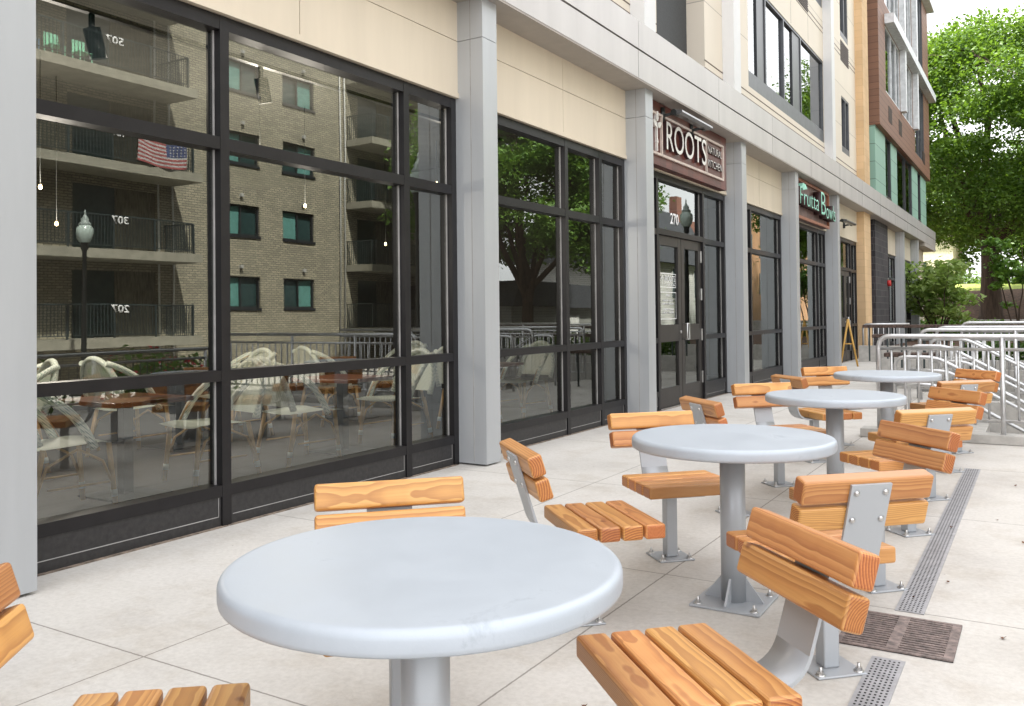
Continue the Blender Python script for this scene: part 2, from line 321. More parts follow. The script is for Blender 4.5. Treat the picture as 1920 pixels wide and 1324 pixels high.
# ---------------------------------------------------------------- mesh helpers
class MB:
    def __init__(s): s.bm = bmesh.new(); s.mi = 0
    def _new(s, vs):
        for f in {f for v in vs for f in v.link_faces}: f.material_index = s.mi
    def box(s, x0, x1, y0, y1, z0, z1, M=None, bev=0, seg=2):
        r = bmesh.ops.create_cube(s.bm, size=1)['verts']
        for v in r: v.co = Vector(((x0+x1)/2+v.co.x*(x1-x0), (y0+y1)/2+v.co.y*(y1-y0), (z0+z1)/2+v.co.z*(z1-z0)))
        s._new(r)
        if bev:
            es = list({e for v in r for e in v.link_edges})
            o = bmesh.ops.bevel(s.bm, geom=es, offset=bev, segments=seg, affect='EDGES', profile=.5)
            r = list({v for f in o['faces'] for v in f.verts} | {v for v in r if v.is_valid})
            for f in {f for v in r for f in v.link_faces}: f.material_index = s.mi
        if M is not None:
            for v in r: v.co = M @ v.co
        return s
    def prism(s, pts, d0, d1, axis='z', M=None):
        """polygon pts extruded along an axis; pts are the other two coords in xyz order"""
        def mk(p, d):
            return Vector({'z': (p[0], p[1], d), 'y': (p[0], d, p[1]), 'x': (d, p[0], p[1])}[axis])
        a = [s.bm.verts.new(mk(p, d0)) for p in pts]; b = [s.bm.verts.new(mk(p, d1)) for p in pts]
        n = len(pts); fs = [s.bm.faces.new(a), s.bm.faces.new(b[::-1])]
        for i in range(n): fs.append(s.bm.faces.new((a[i], b[i], b[(i+1) % n], a[(i+1) % n])))
        for f in fs: f.material_index = s.mi
        if M is not None:
            for v in a+b: v.co = M @ v.co
        return s
    def tube(s, pts, r, seg=10, cap=True):
        pts = [Vector(p) for p in pts]; rs = r if isinstance(r, (list, tuple)) else [r]*len(pts)
        rings = []; up = Vector((0, 0, 1)); T0 = None
        for i, p in enumerate(pts):
            t = (pts[min(i+1, len(pts)-1)]-pts[max(i-1, 0)]).normalized()
            if T0 is None:
                a = t.cross(up if abs(t.z) < .95 else Vector((1, 0, 0))).normalized()
            else:
                a = (a - t*a.dot(t)).normalized()
            T0 = t; b = t.cross(a)
            rings.append([s.bm.verts.new(p+(a*math.cos(k*2*math.pi/seg)+b*math.sin(k*2*math.pi/seg))*rs[i]) for k in range(seg)])
        for i in range(len(rings)-1):
            for k in range(seg):
                f = s.bm.faces.new((rings[i][k], rings[i][(k+1) % seg], rings[i+1][(k+1) % seg], rings[i+1][k])); f.smooth = True; f.material_index = s.mi
        if cap:
            for rg in (rings[0][::-1], rings[-1]):
                f = s.bm.faces.new(rg); f.material_index = s.mi
        return s
    def lathe(s, prof, c=(0, 0, 0), seg=48, smooth=True):
        c = Vector(c); rings = []
        for (r, z) in prof:
            if r < 1e-5: rings.append([s.bm.verts.new(c+Vector((0, 0, z)))])
            else: rings.append([s.bm.verts.new(c+Vector((r*math.cos(k*2*math.pi/seg), r*math.sin(k*2*math.pi/seg), z))) for k in range(seg)])
        for i in range(len(rings)-1):
            A, B = rings[i], rings[i+1]
            for k in range(seg):
                q = [A[k % len(A)], A[(k+1) % seg % len(A)], B[(k+1) % seg % len(B)], B[k % len(B)]]
                q = list(dict.fromkeys(q))
                if len(q) > 2:
                    f = s.bm.faces.new(q); f.smooth = smooth; f.material_index = s.mi
        return s
    def quad(s, *p):
        f = s.bm.faces.new([s.bm.verts.new(q) for q in p]); f.material_index = s.mi; return s
    def build(s, name, mats, parent=None, loc=None, mw=None):
        me = bpy.data.meshes.new(name)
        if len(s.bm.faces) > 1: bmesh.ops.recalc_face_normals(s.bm, faces=s.bm.faces[:])
        s.bm.to_mesh(me); s.bm.free()
        for m in (mats if isinstance(mats, (list, tuple)) else [mats]): me.materials.append(m)
        o = bpy.data.objects.new(name, me); COL.objects.link(o)
        if parent: o.parent = parent
        if loc is not None: o.location = loc
        if mw is not None: o.matrix_local = mw
        return o
def tag(o, label=None, cat=None, group=None, kind=None):
    for k, v in (('label', label), ('category', cat), ('group', group), ('kind', kind)):
        if v: o[k] = v
    return o
def empty(name, loc=(0, 0, 0), rz=0, label=None, cat=None, group=None):
    o = bpy.data.objects.new(name, None); COL.objects.link(o); o.location = loc; o.rotation_euler = (0, 0, rz)
    o.empty_display_size = .1
    return tag(o, label, cat, group)
KIDS = {}
def copy_tree(o, parent=None, loc=None, rz=None, label=None):
    c = o.copy(); COL.objects.link(c); c.parent = parent
    for ch in list(o.children): copy_tree(ch, c)
    if loc is not None: c.location = loc
    if rz is not None: c.rotation_euler = (0, 0, rz)
    if label: c['label'] = label
    return c
def structure(o): o['kind'] = 'structure'; return o
def text_mesh(name, body, mats, M, width=None, height=None, extrude=.01, parent=None, shear=0, bold=0, spacing=1, align='LEFT', side=False):
    cu = bpy.data.curves.new(name, 'FONT'); cu.body = body; cu.extrude = 0; cu.shear = shear; cu.offset = bold; cu.space_character = spacing
    cu.align_x = align; cu.resolution_u = 4
    tmp = bpy.data.objects.new('tmp', cu); COL.objects.link(tmp)
    bpy.context.view_layer.update()
    me = bpy.data.meshes.new_from_object(tmp.evaluated_get(bpy.context.evaluated_depsgraph_get()))
    bpy.data.objects.remove(tmp); bpy.data.curves.remove(cu)
    bm = bmesh.new(); bm.from_mesh(me); bpy.data.meshes.remove(me)
    xs = [v.co.x for v in bm.verts]; ys = [v.co.y for v in bm.verts]
    w, h = max(xs)-min(xs), max(ys)-min(ys); sx = width/w if width else 1; sy = height/h if height else sx
    if not width and height: sx = sy
    x0, y0 = min(xs), min(ys)
    for v in bm.verts: v.co.x = (v.co.x-x0)*sx; v.co.y = (v.co.y-y0)*sy
    for f in bm.faces: f.material_index = 0
    ex = bmesh.ops.extrude_face_region(bm, geom=bm.faces[:])
    for v in [g for g in ex['geom'] if isinstance(g, bmesh.types.BMVert)]: v.co.z += extrude
    bmesh.ops.recalc_face_normals(bm, faces=bm.faces[:])
    if side:
        for f in bm.faces: f.material_index = 0 if f.normal.z > .5 else 1
    for v in bm.verts: v.co = M @ v.co
    me = bpy.data.meshes.new(name); bm.to_mesh(me); bm.free()
    for m in (mats if isinstance(mats, (list, tuple)) else [mats]): me.materials.append(m)
    o = bpy.data.objects.new(name, me); COL.objects.link(o)
    if parent: o.parent = parent
    return o
def MF(x, y, z): return Matrix(((0, 0, 1, x), (1, 0, 0, y), (0, 1, 0, z), (0, 0, 0, 1)))       # text on the facade, facing +x
def MO(x, y, z): return Matrix(((0, 0, -1, x), (-1, 0, 0, y), (0, 1, 0, z), (0, 0, 0, 1)))     # text facing -x

def leaf_cloud(name, centers, n, size, matl, parent, seed=1, flat=.55, origin=None):
    """n small folded leaf clusters scattered in ellipsoid clumps; centers = [(x,y,z,rx,ry,rz)]"""
    g = np.random.default_rng(seed)
    C = np.array(centers, float); wts = C[:, 3]*C[:, 4]*C[:, 5]; wts = wts**.75; wts /= wts.sum()
    idx = g.choice(len(C), n, p=wts)
    d = g.normal(size=(n, 3)); d /= np.linalg.norm(d, axis=1)[:, None]
    rr = g.random(n)**.38
    P = C[idx, :3]+d*rr[:, None]*C[idx, 3:6]*(1+.18*g.normal(size=(n, 1)))
    # leaf frame
    nrm = g.normal(size=(n, 3))*[1, 1, 1]; nrm[:, 2] = np.abs(nrm[:, 2])+flat; nrm /= np.linalg.norm(nrm, axis=1)[:, None]
    t = g.normal(size=(n, 3)); t -= (t*nrm).sum(1)[:, None]*nrm; t /= np.linalg.norm(t, axis=1)[:, None]
    b = np.cross(nrm, t); s = size*(.6+.8*g.random((n, 1)))
    v0 = P-t*s*.5; v1 = P+b*s*.34+nrm*s*.10; v2 = P+t*s*.55-nrm*s*.12; v3 = P-b*s*.34+nrm*s*.10
    V = np.stack([v0, v1, v2, v3], 1).reshape(-1, 3)
    me = bpy.data.meshes.new(name); me.vertices.add(4*n); me.vertices.foreach_set('co', V.ravel().astype(np.float32))
    me.loops.add(6*n); q = np.arange(n)[:, None]*4
    me.loops.foreach_set('vertex_index', (q+np.array([0, 1, 2, 0, 2, 3])).ravel().astype(np.int32))
    me.polygons.add(2*n); me.polygons.foreach_set('loop_start', np.arange(0, 6*n, 3, dtype=np.int32)); me.polygons.foreach_set('loop_total', np.full(2*n, 3, np.int32))
    me.update(calc_edges=True); me.materials.append(matl)
    o = bpy.data.objects.new(name, me); COL.objects.link(o); o.parent = parent
    return o

# ================================================================= SETTING
FX = -4.494           # front plane of the storefront frames
GX = -4.56            # glass plane
b = MB(); b.box(-4.75, 2.5, -8, 9.93, -.2, 0); b.box(-4.75, -.95, 9.932, 46, -.2, 0)
structure(b.build('plaza_floor', CONC))
b = MB(); b.box(-300, 400, -200, 500, -1.6, -1.3); structure(b.build('ground', mat('town_ground', (.30, .29, .27), rough=.9, vary=.2, scale=.6)))
b = MB(); b.box(6.0, 13.5, -60, 42, -1.29, -1.15); structure(b.build('road', ASPH))
b = MB(); b.box(2.55, 5.9, -60, 34, -1.28, -1.0); b.box(13.6, 17.6, -60, 60, -1.28, -1.0); b.box(-.9, 2.4, 9.97, 34, -1.28, -1.05)
structure(b.build('pavement', KERB))
# hill behind
def hill():
    bm = bmesh.new(); nx, ny = 28, 46; V = {}
    for i in range(nx+1):
        for j in range(ny+1):
            x = -40+i*1.7; y = 46.2+j*1.2
            t = min(1, max(0, (y-46.5)/16)); z = .25+t*t*(3-2*t)*2.75+.05*math.sin(x*1.3+y*.7)
            k = min(1, max(0, (x-1.5)/5)); z = z*(1-k)-1.35*k
            V[i, j] = bm.verts.new((x, y, z))
    for i in range(nx):
        for j in range(ny):
            f = bm.faces.new((V[i, j], V[i+1, j], V[i+1, j+1], V[i, j+1])); f.smooth = True
            cx, cy = -40+i*1.7, 46.2+j*1.2
            f.material_index = 1 if cy > (58 if cx < -2.5 else 57-1.4*(cx+2.5)) else 0
    me = bpy.data.meshes.new('hill'); bm.to_mesh(me); bm.free(); me.materials.append(MULCH); me.materials.append(GRASS)
    o = bpy.data.objects.new('hill', me); COL.objects.link(o); return structure(o)
hill()

# ================================================================= MAIN BUILDING
BLD = empty('mixed_use_building', (-4.5, 8, 0), 0, 'long cream and brown apartment building with a row of glazed storefronts under a grey canopy', 'building')
BLD.location = (0, 0, 0)
cols = [(2.20, 2.44), (6.455, 6.69), (10.17, 10.41), (14.24, 14.5), (17.89, 18.15), (22.07, 22.33), (33.75, 34.05), (37.9, 38.25)]
def column(y0, y1, xf=-4.2):
    b = MB(); b.box(-4.62, xf, y0, y1, .016, 3.795); b.box(-4.62, xf, y0, y1, 3.80, 4.165)
    b.mi = 1; b.box(-4.335, -4.327, y0-.0015, y0+.01, .036, 4.164)
    b.mi = 2; b.box(-4.6, xf-.06, y0+.06, y1-.06, 0, .0155)  # recessed base in dark bronze paints the shadow gap under the column
    b.build('column', [COLM, GASKET, BRONZE], BLD)
for c in cols: column(*c)
b = MB(); b.box(-4.6, -4.27, 26.2, 27.25, 0, 4.16); b.box(-4.6, -4.285, 26.5, 27.4, 4.87, 16); b.build('stone_pier', TANP, BLD)
b = MB(); b.box(-4.9, -4.36, 28.6, 31.2, 0, 4.16); b.build('brick_pier', DARKB, BLD)
b = MB(); b.box(-12, -4.6, 26.3, 28.6, 0, 4.16); b.box(-12, -4.92, 28.7, 38, 0, 4.14); b.build('recess_dark_fill', BLACK, BLD)  # solid black blocks paint the dark of the recess and the rooms behind

# canopy with a groove along its fascia
b = MB(); b.box(-4.62, -4.11, -6, 43.7, 4.17, 4.505); b.box(-4.62, -4.104, -6, 43.72, 4.525, 4.865)
b.mi = 1; b.box(-4.62, -4.13, -6, 43.6, 4.506, 4.524)
can = b.build('canopy', [CANM, mat('groove_brown', (.06, .03, .025))], BLD)
for y in np.arange(-5.5, 43, 3.05):
    b = MB(); b.box(-4.106, -4.1025, y, y+.006, 4.53, 4.86); b.box(-4.112, -4.1075, y, y+.006, 4.175, 4.50)
    b.build('fascia_joint', GASKET, can)
b = MB(); b.box(-4.6, -4.115, -6, 43.6, 4.150, 4.1695); b.build('soffit', SOFFIT, can)
b = MB(); b.box(-5.5, -4.111, 39.5, 43.7, 4.0, 4.149); b.build('soffit', SOFFIT, can)

# spandrel panels over the storefronts
def spandrel(y0, y1, matl=BEIGE, xf=-4.47):
    b = MB(); ym = (y0+y1)/2+.05
    for a, c in ((y0, ym-.004), (ym+.004, y1)):
        b.box(-4.6, xf, a, c, 3.335, 3.797); b.box(-4.6, xf, a, c, 3.803, 4.16)
    b.mi = 1; b.box(-4.6, xf-.012, y0, y1, 3.32, 4.15)
    b.mi = 0; b.box(-4.6, xf+.012, y0, y1, 3.285, 3.331)
    b.build('spandrel_panel', [matl, GASKET], BLD)
for y0, y1 in ((-6, 2.2), (2.44, 6.455), (6.69, 10.17), (10.41, 14.24), (14.5, 17.89), (18.15, 22.07), (22.33, 26.2), (31.2, 33.75), (34.05, 37.9)): spandrel(y0, y1)

MW = .072
def storefront(y0, y1, mull, door=None):
    """dark framed window wall; mull = y of the far edge of each mullion"""
    b = MB(); xf, xb = FX, GX-.05
    es = [y0]+mull+[y1]
    for m in mull: b.box(xb, xf, m-MW, m, .0, 3.28)
    b.box(xb, xf, y0, y0+MW, 0, 3.28); b.box(xb, xf, y1-MW, y1, 0, 3.28)
    starts = [y0+MW]+mull; ends = [m-MW for m in mull]+[y1-MW]
    for a, c in zip(starts, ends):
        b.box(xb, xf-.002, a, c, 3.19, 3.279)
        if door and abs(a-door[0]) < .1:
            b.box(xb, xf-.002, a, c, 2.43, 2.51); continue
        b.box(xb, xf-.002, a, c, 2.415, 2.495); b.box(xb, xf-.002, a, c, .925, .995)
        b.box(xb, xf-.002, a, c, .19, .262)
    fr = b.build('storefront_window', BRONZE, BLD)
    for a, c in zip(starts, ends):
        isd = door and abs(a-door[0]) < .1
        hs = [(2.51, 3.19)] if isd else [(.262, .925), (.995, 2.415), (2.495, 3.19)]
        for z0, z1 in hs:
            tw = [GX+RNG.uniform(-.0022, .0022) for _ in range(3)]; tw.append(tw[0]+tw[2]-tw[1])
            g = MB(); g.quad((tw[0], a-.01, z0-.01), (tw[1], c+.01, z0-.01), (tw[2], c+.01, z1+.01), (tw[3], a-.01, z1+.01)); g.build('pane', GLASS, fr)
        if not isd:
            p = MB(); p.box(xb, xf-.012, a+.001, c-.001, 0, .189)
            p.mi = 1; zz = .062
            p.box(xf-.0119, xf-.010, a+.02, c-.02, zz, zz+.005); p.box(xf-.0119, xf-.010, c-.024, c-.02, zz, .185)
            p.build('kick_panel', [SILLM, GASKET], fr)
        MB().box(xf-.011, xf+.022, a-.03, c+.03, .0012, .0045).build('threshold_strip', SEAL, fr)
        # inner pale gasket edges seen beside the mullions
        k = MB()
        for z0, z1 in hs: k.box(GX+.002, GX+.012, c-.012, c-.001, z0+.001, z1-.001)
        k.build('glazing_bead', GASKET, fr)
    return fr
storefront(-2.2, 2.2, [.6])
storefront(2.44, 6.455, [3.885, 5.774])
storefront(6.69, 10.17, [8.627, 9.50])
sf3 = storefront(10.41, 14.24, [11.30, 13.20], door=(11.30, 13.20))
storefront(14.5, 17.89, [15.78])
storefront(18.15, 22.07, [19.3, 21.3])
storefront(22.33, 26.2, [24.0, 25.4], door=(24.0, 25.4))
storefront(31.2, 33.75, [32.4]); storefront(34.05, 37.9, [36.0])
b = MB(); b.box(-5.2, -4.55, 38.25, 43, 0, 4.16); b.build('end_wall', BEIGE, BLD)

def door_pair(y0, y1, decals):
    yc = (y0+y1)/2
    for i, (a, c) in enumerate(((y0, yc-.004), (yc+.004, y1-MW))):
        b = MB(); xb, xf = GX-.03, GX+.028; st = .125
        b.box(xb, xf, a+.004, a+st, .01, 2.425); b.box(xb, xf, c-st, c-.004, .01, 2.425)
        b.box(xb, xf-.001, a+st, c-st, 2.29, 2.424); b.box(xb, xf-.001, a+st, c-st, .93, 1.17); b.box(xb, xf-.001, a+st, c-st, .011, .285)
        d = b.build('door', DOORM, BLD)
        for z0, z1 in ((.285, .93), (1.17, 2.29)):
            g = MB(); g.quad((GX, a+st-.01, z0-.01), (GX, c-st+.01, z0-.01), (GX, c-st+.01, z1+.01), (GX, a+st-.01, z1+.01)); g.build('pane', GLASS, d)
        hy = a+.03 if i == 0 else c-.03
        for z in (.35, 1.0, 1.62, 2.2): MB().box(xf, xf+.02, hy-.02, hy+.02, z-.09, z+.09, bev=.005).build('hinge', STEEL, d)
        if i == 1:
            h = MB(); y = a+.06; x = xf
            h.tube([(x, y, .95), (x+.06, y, .95), (x+.06, y, 1.18), (x, y, 1.18)], .011, 8); h.tube([(x+.06, y, .95), (x+.06, y+.09, .95), (x+.06, y+.09, 1.18), (x+.06, y, 1.18)], .011, 8)
            h.build('handle', STEEL, d)
        else:
            h = MB(); h.tube([(xf, c-.05, 1.06), (xf+.012, c-.05, 1.06)], .022, 14); h.build('lock', STEEL, d)
        if decals and i == 0:
            X = GX+.003; ya, yb = a+st+.03, c-st-.03; w = yb-ya
            m = MB()
            def rect(z0, z1, t=.008):
                m.box(X, X+.001, ya, yb, z0, z0+t); m.box(X, X+.001, ya, yb, z1-t, z1); m.box(X, X+.001, ya, ya+t, z0+t, z1-t); m.box(X, X+.001, yb-t, yb, z0+t, z1-t)
            rect(1.70, 1.90); rect(1.25, 1.635)
            m.box(X, X+.001, ya+w*.32, ya+w*.33, 1.708, 1.892); m.box(X, X+.001, ya+w*.33, yb-.008, 1.765, 1.769)
            for dy, dz, s_ in ((0, .03, .018), (-.03, .01, .015), (.03, .01, .015)):
                m.prism([(ya+w*.16+dy-s_, 1.82+dz), (ya+w*.16+dy, 1.82+dz-s_), (ya+w*.16+dy+s_, 1.82+dz), (ya+w*.16+dy, 1.82+dz+s_)], X, X+.001, 'x')
            m.box(X, X+.001, ya+w*.16-.003, ya+w*.16+.003, 1.73, 1.82)
            m.build('decal_frame', WHITEP, d)
            text_mesh('lettering', 'ROOTS', WHITEP, MF(X, ya+w*.36, 1.785), width=w*.58, height=.085, extrude=.001, parent=d)
            text_mesh('lettering', 'NATURAL KITCHEN', WHITEP, MF(X, ya+w*.36, 1.725), width=w*.58, height=.024, extrude=.001, parent=d)
            for t, z, ww in (('HOURS', 1.575, .25), ('MONDAY - FRIDAY', 1.50, .6), ('10:30 AM - 9:00 PM', 1.455, .7), ('SATURDAY & SUNDAY', 1.375, .7), ('11:00 AM - 9:00 PM', 1.33, .7)):
                text_mesh('lettering', t, WHITEP, MF(X, ya+w*(1-ww)/2, z), width=w*ww, height=.026, extrude=.001, parent=d, bold=.02)
door_pair(11.30, 13.20, True)
door_pair(24.0, 25.4, False)
text_mesh('lettering', '270', WHITEP, MF(GX+.003, 11.905, 2.615), width=.335, height=.165, extrude=.001, parent=sf3, bold=.025)

# upper storeys (wall face x=-4.5)
UX = -4.5
def wall_with_holes(name, matl, x0, x1, y0, y1, z0, z1, holes, parent):
    ys = sorted({y0, y1, *[h[0] for h in holes], *[h[1] for h in holes]}); zs = sorted({z0, z1, *[h[2] for h in holes], *[h[3] for h in holes]})
    b = MB()
    for i in range(len(ys)-1):
        j = 0
        while j < len(zs)-1:
            def solid(j): 
                cy, cz = (ys[i]+ys[i+1])/2, (zs[j]+zs[j+1])/2
                return not any(h[0] < cy < h[1] and h[2] < cz < h[3] for h in holes)
            if not solid(j): j += 1; continue
            k = j
            while k+1 < len(zs)-1 and solid(k+1): k += 1
            b.box(x0, x1, ys[i], ys[i+1], zs[j], zs[k+1]); j = k+1
    return b.build(name, matl, parent)
TOP = 16
holes = [(11.33, 13.35, 4.5, 7.3), (15.76, 22.2, 5.45, 7.46), (24.4, 25.5, 5.6, 7.1), (15.76, 22.2, 8.75, 10.6), (24.4, 25.5, 8.7, 10.2), (11.33, 13.35, 8.4, 11),
         (2.8, 5.6, 5.45, 7.46), (2.8, 5.6, 8.75, 10.6), (15.76, 22.2, 12.1, 14), (24.4, 25.5, 12, 13.6)]
wall_with_holes('upper_wall', CREAMC, -4.8, UX, -6, 26.5, 4.866, TOP, holes, BLD)
b = MB()                                                   # the rest of the block behind and above
b.box(-16, -4.82, -6, 43, 4.2, TOP-.05); b.box(-16, -12.2, -6, 43, 0, 4.19); b.box(-16, -4.82, -40, -6.01, 0, TOP-.05); b.build('building_core', BLACK, BLD)  # unseen near end added to keep the sun off the plaza
b = MB()
for z in (5.20, 5.32, 8.15, 8.27, 11.5, 11.62):            # paired shadow lines at each storey
    for (a, c) in ((-6, 11.33), (13.35, 22.8), (23.3, 26.5)):
        if abs(z-5.2) < .2: b.box(UX-.01, UX+.004, a, c, z, z+.018)
        else: b.box(UX-.01, UX+.004, a, c, z, z+.018)
b.build('reveal_line', mat('reveal_brown', (.10, .06, .045)), BLD)
for y, zz in ((1.0, 4.87), (6.9, 4.87), (22.85, 4.87), (17.5, 7.5), (19.3, 7.5), (20.9, 7.5)): MB().box(UX-.01, UX+.003, y-.3, y-.292, zz, TOP).build('panel_joint', GASKET, BLD)
for y0, y1 in ((10.42, 10.80), (14.25, 14.62), (22.2, 22.55), (6.45, 6.8), (2.2, 2.5)):   # pilasters stopping above the canopy
    b = MB(); zb = 5.02; b.box(UX+.001, -4.30, y0, y1, zb, TOP); b.mi = 1; b.box(UX+.02, -4.32, y0+.02, y1-.02, zb-.012, zb-.001)
    b.build('pilaster', [mat('pilaster_paint', (.66, .66, .66), rough=.5, vary=.015), mat('pilaster_cap', (.09, .07, .065))], BLD)
# balcony recess with dark screen, and its return
b = MB(); b.box(-4.83, -4.79, 11.34, 13.34, 4.88, 7.29); b.box(-4.83, -4.79, 11.34, 13.34, 8.41, 10.99); b.build('recess_screen', mat('charcoal_mesh', (.05, .052, .055), rough=.7, vary=.2, scale=60), BLD)
WINF = mat('grey_window_frame', (.10, .105, .115), rough=.4, metal=.3)
def upper_window(y0, y1, z0, z1, parts, sillh=.0, x=UX, fm=WINF, parent=None, tint=None):
    b = MB(); t = .05
    xa, xb = x-.10, x-.012
    b.box(xa, xb, y0, y1, z1-t, z1); b.box(xa, xb, y0, y1, z0, z0+t+sillh); b.box(xa, xb, y0, y0+t, z0+t+sillh, z1-t); b.box(xa, xb, y1-t, y1, z0+t+sillh, z1-t)
    ys = [y0+t]+[p for p in parts]+[y1-t]
    for p in parts: b.box(xa, xb+.003, p-.035, p+.035, z0+t+sillh, z1-t)
    fr = b.build('window', fm, parent or BLD)
    g = MB(); g.quad((x-.06, y0+t, z0+t+sillh), (x-.06, y1-t, z0+t+sillh), (x-.06, y1-t, z1-t), (x-.06, y0+t, z1-t)); g.build('pane', GLASS2, fr)
    return fr
for z0, z1 in ((5.45, 7.46), (8.75, 10.6), (12.1, 14)):
    w = upper_window(15.76, 22.2, z0, z1, [17.0, 18.4, 19.9], .25)
    for a, c in ((16.45, 16.97), (19.2, 19.87)): MB().box(UX-.07, UX-.03, a, c, z0+.3, z1-.05).build('sash', mat('dark_sash', (.03, .032, .036), rough=.35), w)
for z0, z1 in ((5.6, 7.1), (8.7, 10.2), (12, 13.6)): upper_window(24.4, 25.5, z0, z1, [25.0], .12)
for z0, z1 in ((5.45, 7.46), (8.75, 10.6)): upper_window(2.8, 5.6, z0, z1, [4.2], .25)
LOUV = mat('louvre_bronze', (.13, .09, .07), rough=.5)
def louvre(y0, y1, z0, z1, x=UX, m=LOUV):
    b = MB(); b.box(x-.02, x+.004, y0, y1, z0, z1); f = b.build('louvre', mat('louvre_dark', (.03, .022, .02)), BLD)
    b = MB(); n = 9
    for k in range(n):
        z = z0+(k+.5)*(z1-z0)/n; b.box(x+.005, x+.016, y0, y1, z-.010, z+.010)
    for k in range(1, 6):
        y = y0+k*(y1-y0)/6; b.box(x+.0165, x+.019, y-.006, y+.006, z0, z1)
    b.build('blade', m, f)
for a, c in ((15.95, 17.05), (19.75, 20.7), (24.6, 25.7)):
    louvre(a, c, 4.9, 5.19+.0); 
for a, c, z in ((15.9, 17.07, 5.0), ): pass
for a, c in ((19.4, 20.6), (16, 17.1)): louvre(a, c, 8.2, 8.68)
louvre(24.4, 25.5, 8.05, 8.6)

# brown clad volume and green clad storey beyond
bx, gx = -4.08, -4.22
bh = [(29.35, 32.6, 8.2, 10.3), (33.0, 36.0, 8.2, 10.3), (36.6, 39.6, 7.4, 10.3), (29.35, 32.6, 11.0, 14.2), (33, 36, 11, 14.2), (36.6, 39.6, 11, 14.2)]
wall_with_holes('brown_wall', BROWNC, -4.8, bx, 28.0, 41.6, 6.97, TOP, bh, BLD)
b = MB(); b.box(-4.79, bx+.012, 27.99, 41.62, 6.93, 6.968); b.build('drip_edge', mat('rust_trim', (.20, .08, .04)), BLD)
gh = [(30.0, 31.2, 5.0, 6.93), (32.6, 36.6, 4.95, 6.93), (38.4, 39.4, 5.0, 6.93)]
wall_with_holes('green_wall', GREENC, -4.8, gx, 28.0, 41.3, 4.866, 6.929, gh, BLD)
for h in gh: upper_window(h[0], h[1], h[2], h[3], [(h[0]+h[1])/2+.2] if h[1]-h[0] > 2 else [], 0, gx, mat('dark_sash', (.03, .032, .036)))
for a, c, z0, z1 in ((30.2, 31.3, 4.4, 4.96), (33.3, 34.0, 4.87, 5.0)): pass
louvre(30.1, 31.15, 4.87, 4.985, gx); louvre(32.9, 33.9, 4.87, 4.94, gx); louvre(38.45, 39.35, 4.87, 4.985, gx)
WHT = mat('white_bay_frame', (.70, .72, .74), rough=.5)
for i, h in enumerate(bh):
    upper_window(h[0], h[1], h[2], h[3], [h[0]+(h[1]-h[0])*.4, h[0]+(h[1]-h[0])*.75], 0, bx, WHT if i % 3 != 2 else WINF)
b = MB()                                                    # pale projecting bay shelves
for z in (10.32, 14.22): b.box(bx+.001, bx+.28, 29.3, 41.7, z, z+.3)
for y in (32.62, 36.05): b.box(bx+.002, bx+.18, y, y+.35, 8.2, 10.31); b.box(bx+.002, bx+.18, y, y+.35, 10.63, 14.21)
b.build('bay_frame', WHT, BLD)
for y in (29.8, 32.1, 39.0): louvre(y, y+.75, 7.35, 7.85, bx)

# ================================================================= SIGNS AND LAMPS
sg = empty('shop_sign', (-4.33, 10.5, 3.3), 0, 'dark red wood ROOTS NATURAL KITCHEN sign above the double doors', 'sign'); sg.location = (0, 0, 0)
SX = -4.33
MB().box(-4.455, SX, 10.45, 13.83, 3.30, 4.14).build('sign_board', SIGNW, sg)
b = MB(); a0, a1, z0, z1, t, e = 10.6, 13.62, 3.425, 3.985, .032, .03
b.box(SX, SX+e, a0, a1, z1-t, z1); b.box(SX, SX+e, a0, a1, z0, z0+t); b.box(SX, SX+e, a0, a0+t, z0+t, z1-t); b.box(SX, SX+e, a1-t, a1, z0+t, z1-t)
for y in (10.97, 12.78): b.box(SX, SX+e, y, y+t, z0+t, z1-t)
b.build('sign_frame', SIGNF, sg)
text_mesh('lettering', 'ROOTS', [LETTER, LETTERS], MF(SX, 11.09, 3.535), width=1.62, height=.385, extrude=.05, parent=sg, side=True)
text_mesh('lettering', 'NATURAL', [LETTER, LETTERS], MF(SX, 12.87, 3.765), width=.66, height=.115, extrude=.025, parent=sg, side=True, bold=-.005)
text_mesh('lettering', 'KITCHEN', [LETTER, LETTERS], MF(SX, 12.87, 3.555), width=.66, height=.115, extrude=.025, parent=sg, side=True, bold=-.005)
b = MB()                                                    # sprout emblem
def leafshape(cy, cz, L_, Wd, ang):
    pts = []
    for k in range(16):
        a = k*2*math.pi/16; x = math.cos(a)*L_; y = math.sin(a)*Wd*(1-.35*math.cos(a))
        pts.append((cy+x*math.cos(ang)-y*math.sin(ang), cz+x*math.sin(ang)+y*math.cos(ang)))
    b.prism(pts, SX, SX+.04, 'x')
leafshape(10.80, 3.93, .07, .035, 1.4); leafshape(10.88, 3.83, .065, .035, .5); leafshape(10.72, 3.83, .065, .035, 2.6)
b.prism([(10.79, 3.80), (10.81, 3.80), (10.812, 3.47), (10.788, 3.47)], SX, SX+.035, 'x'); leafshape(10.80, 3.60, .03, .016, 1.57)
b.build('emblem', LETTER, sg)
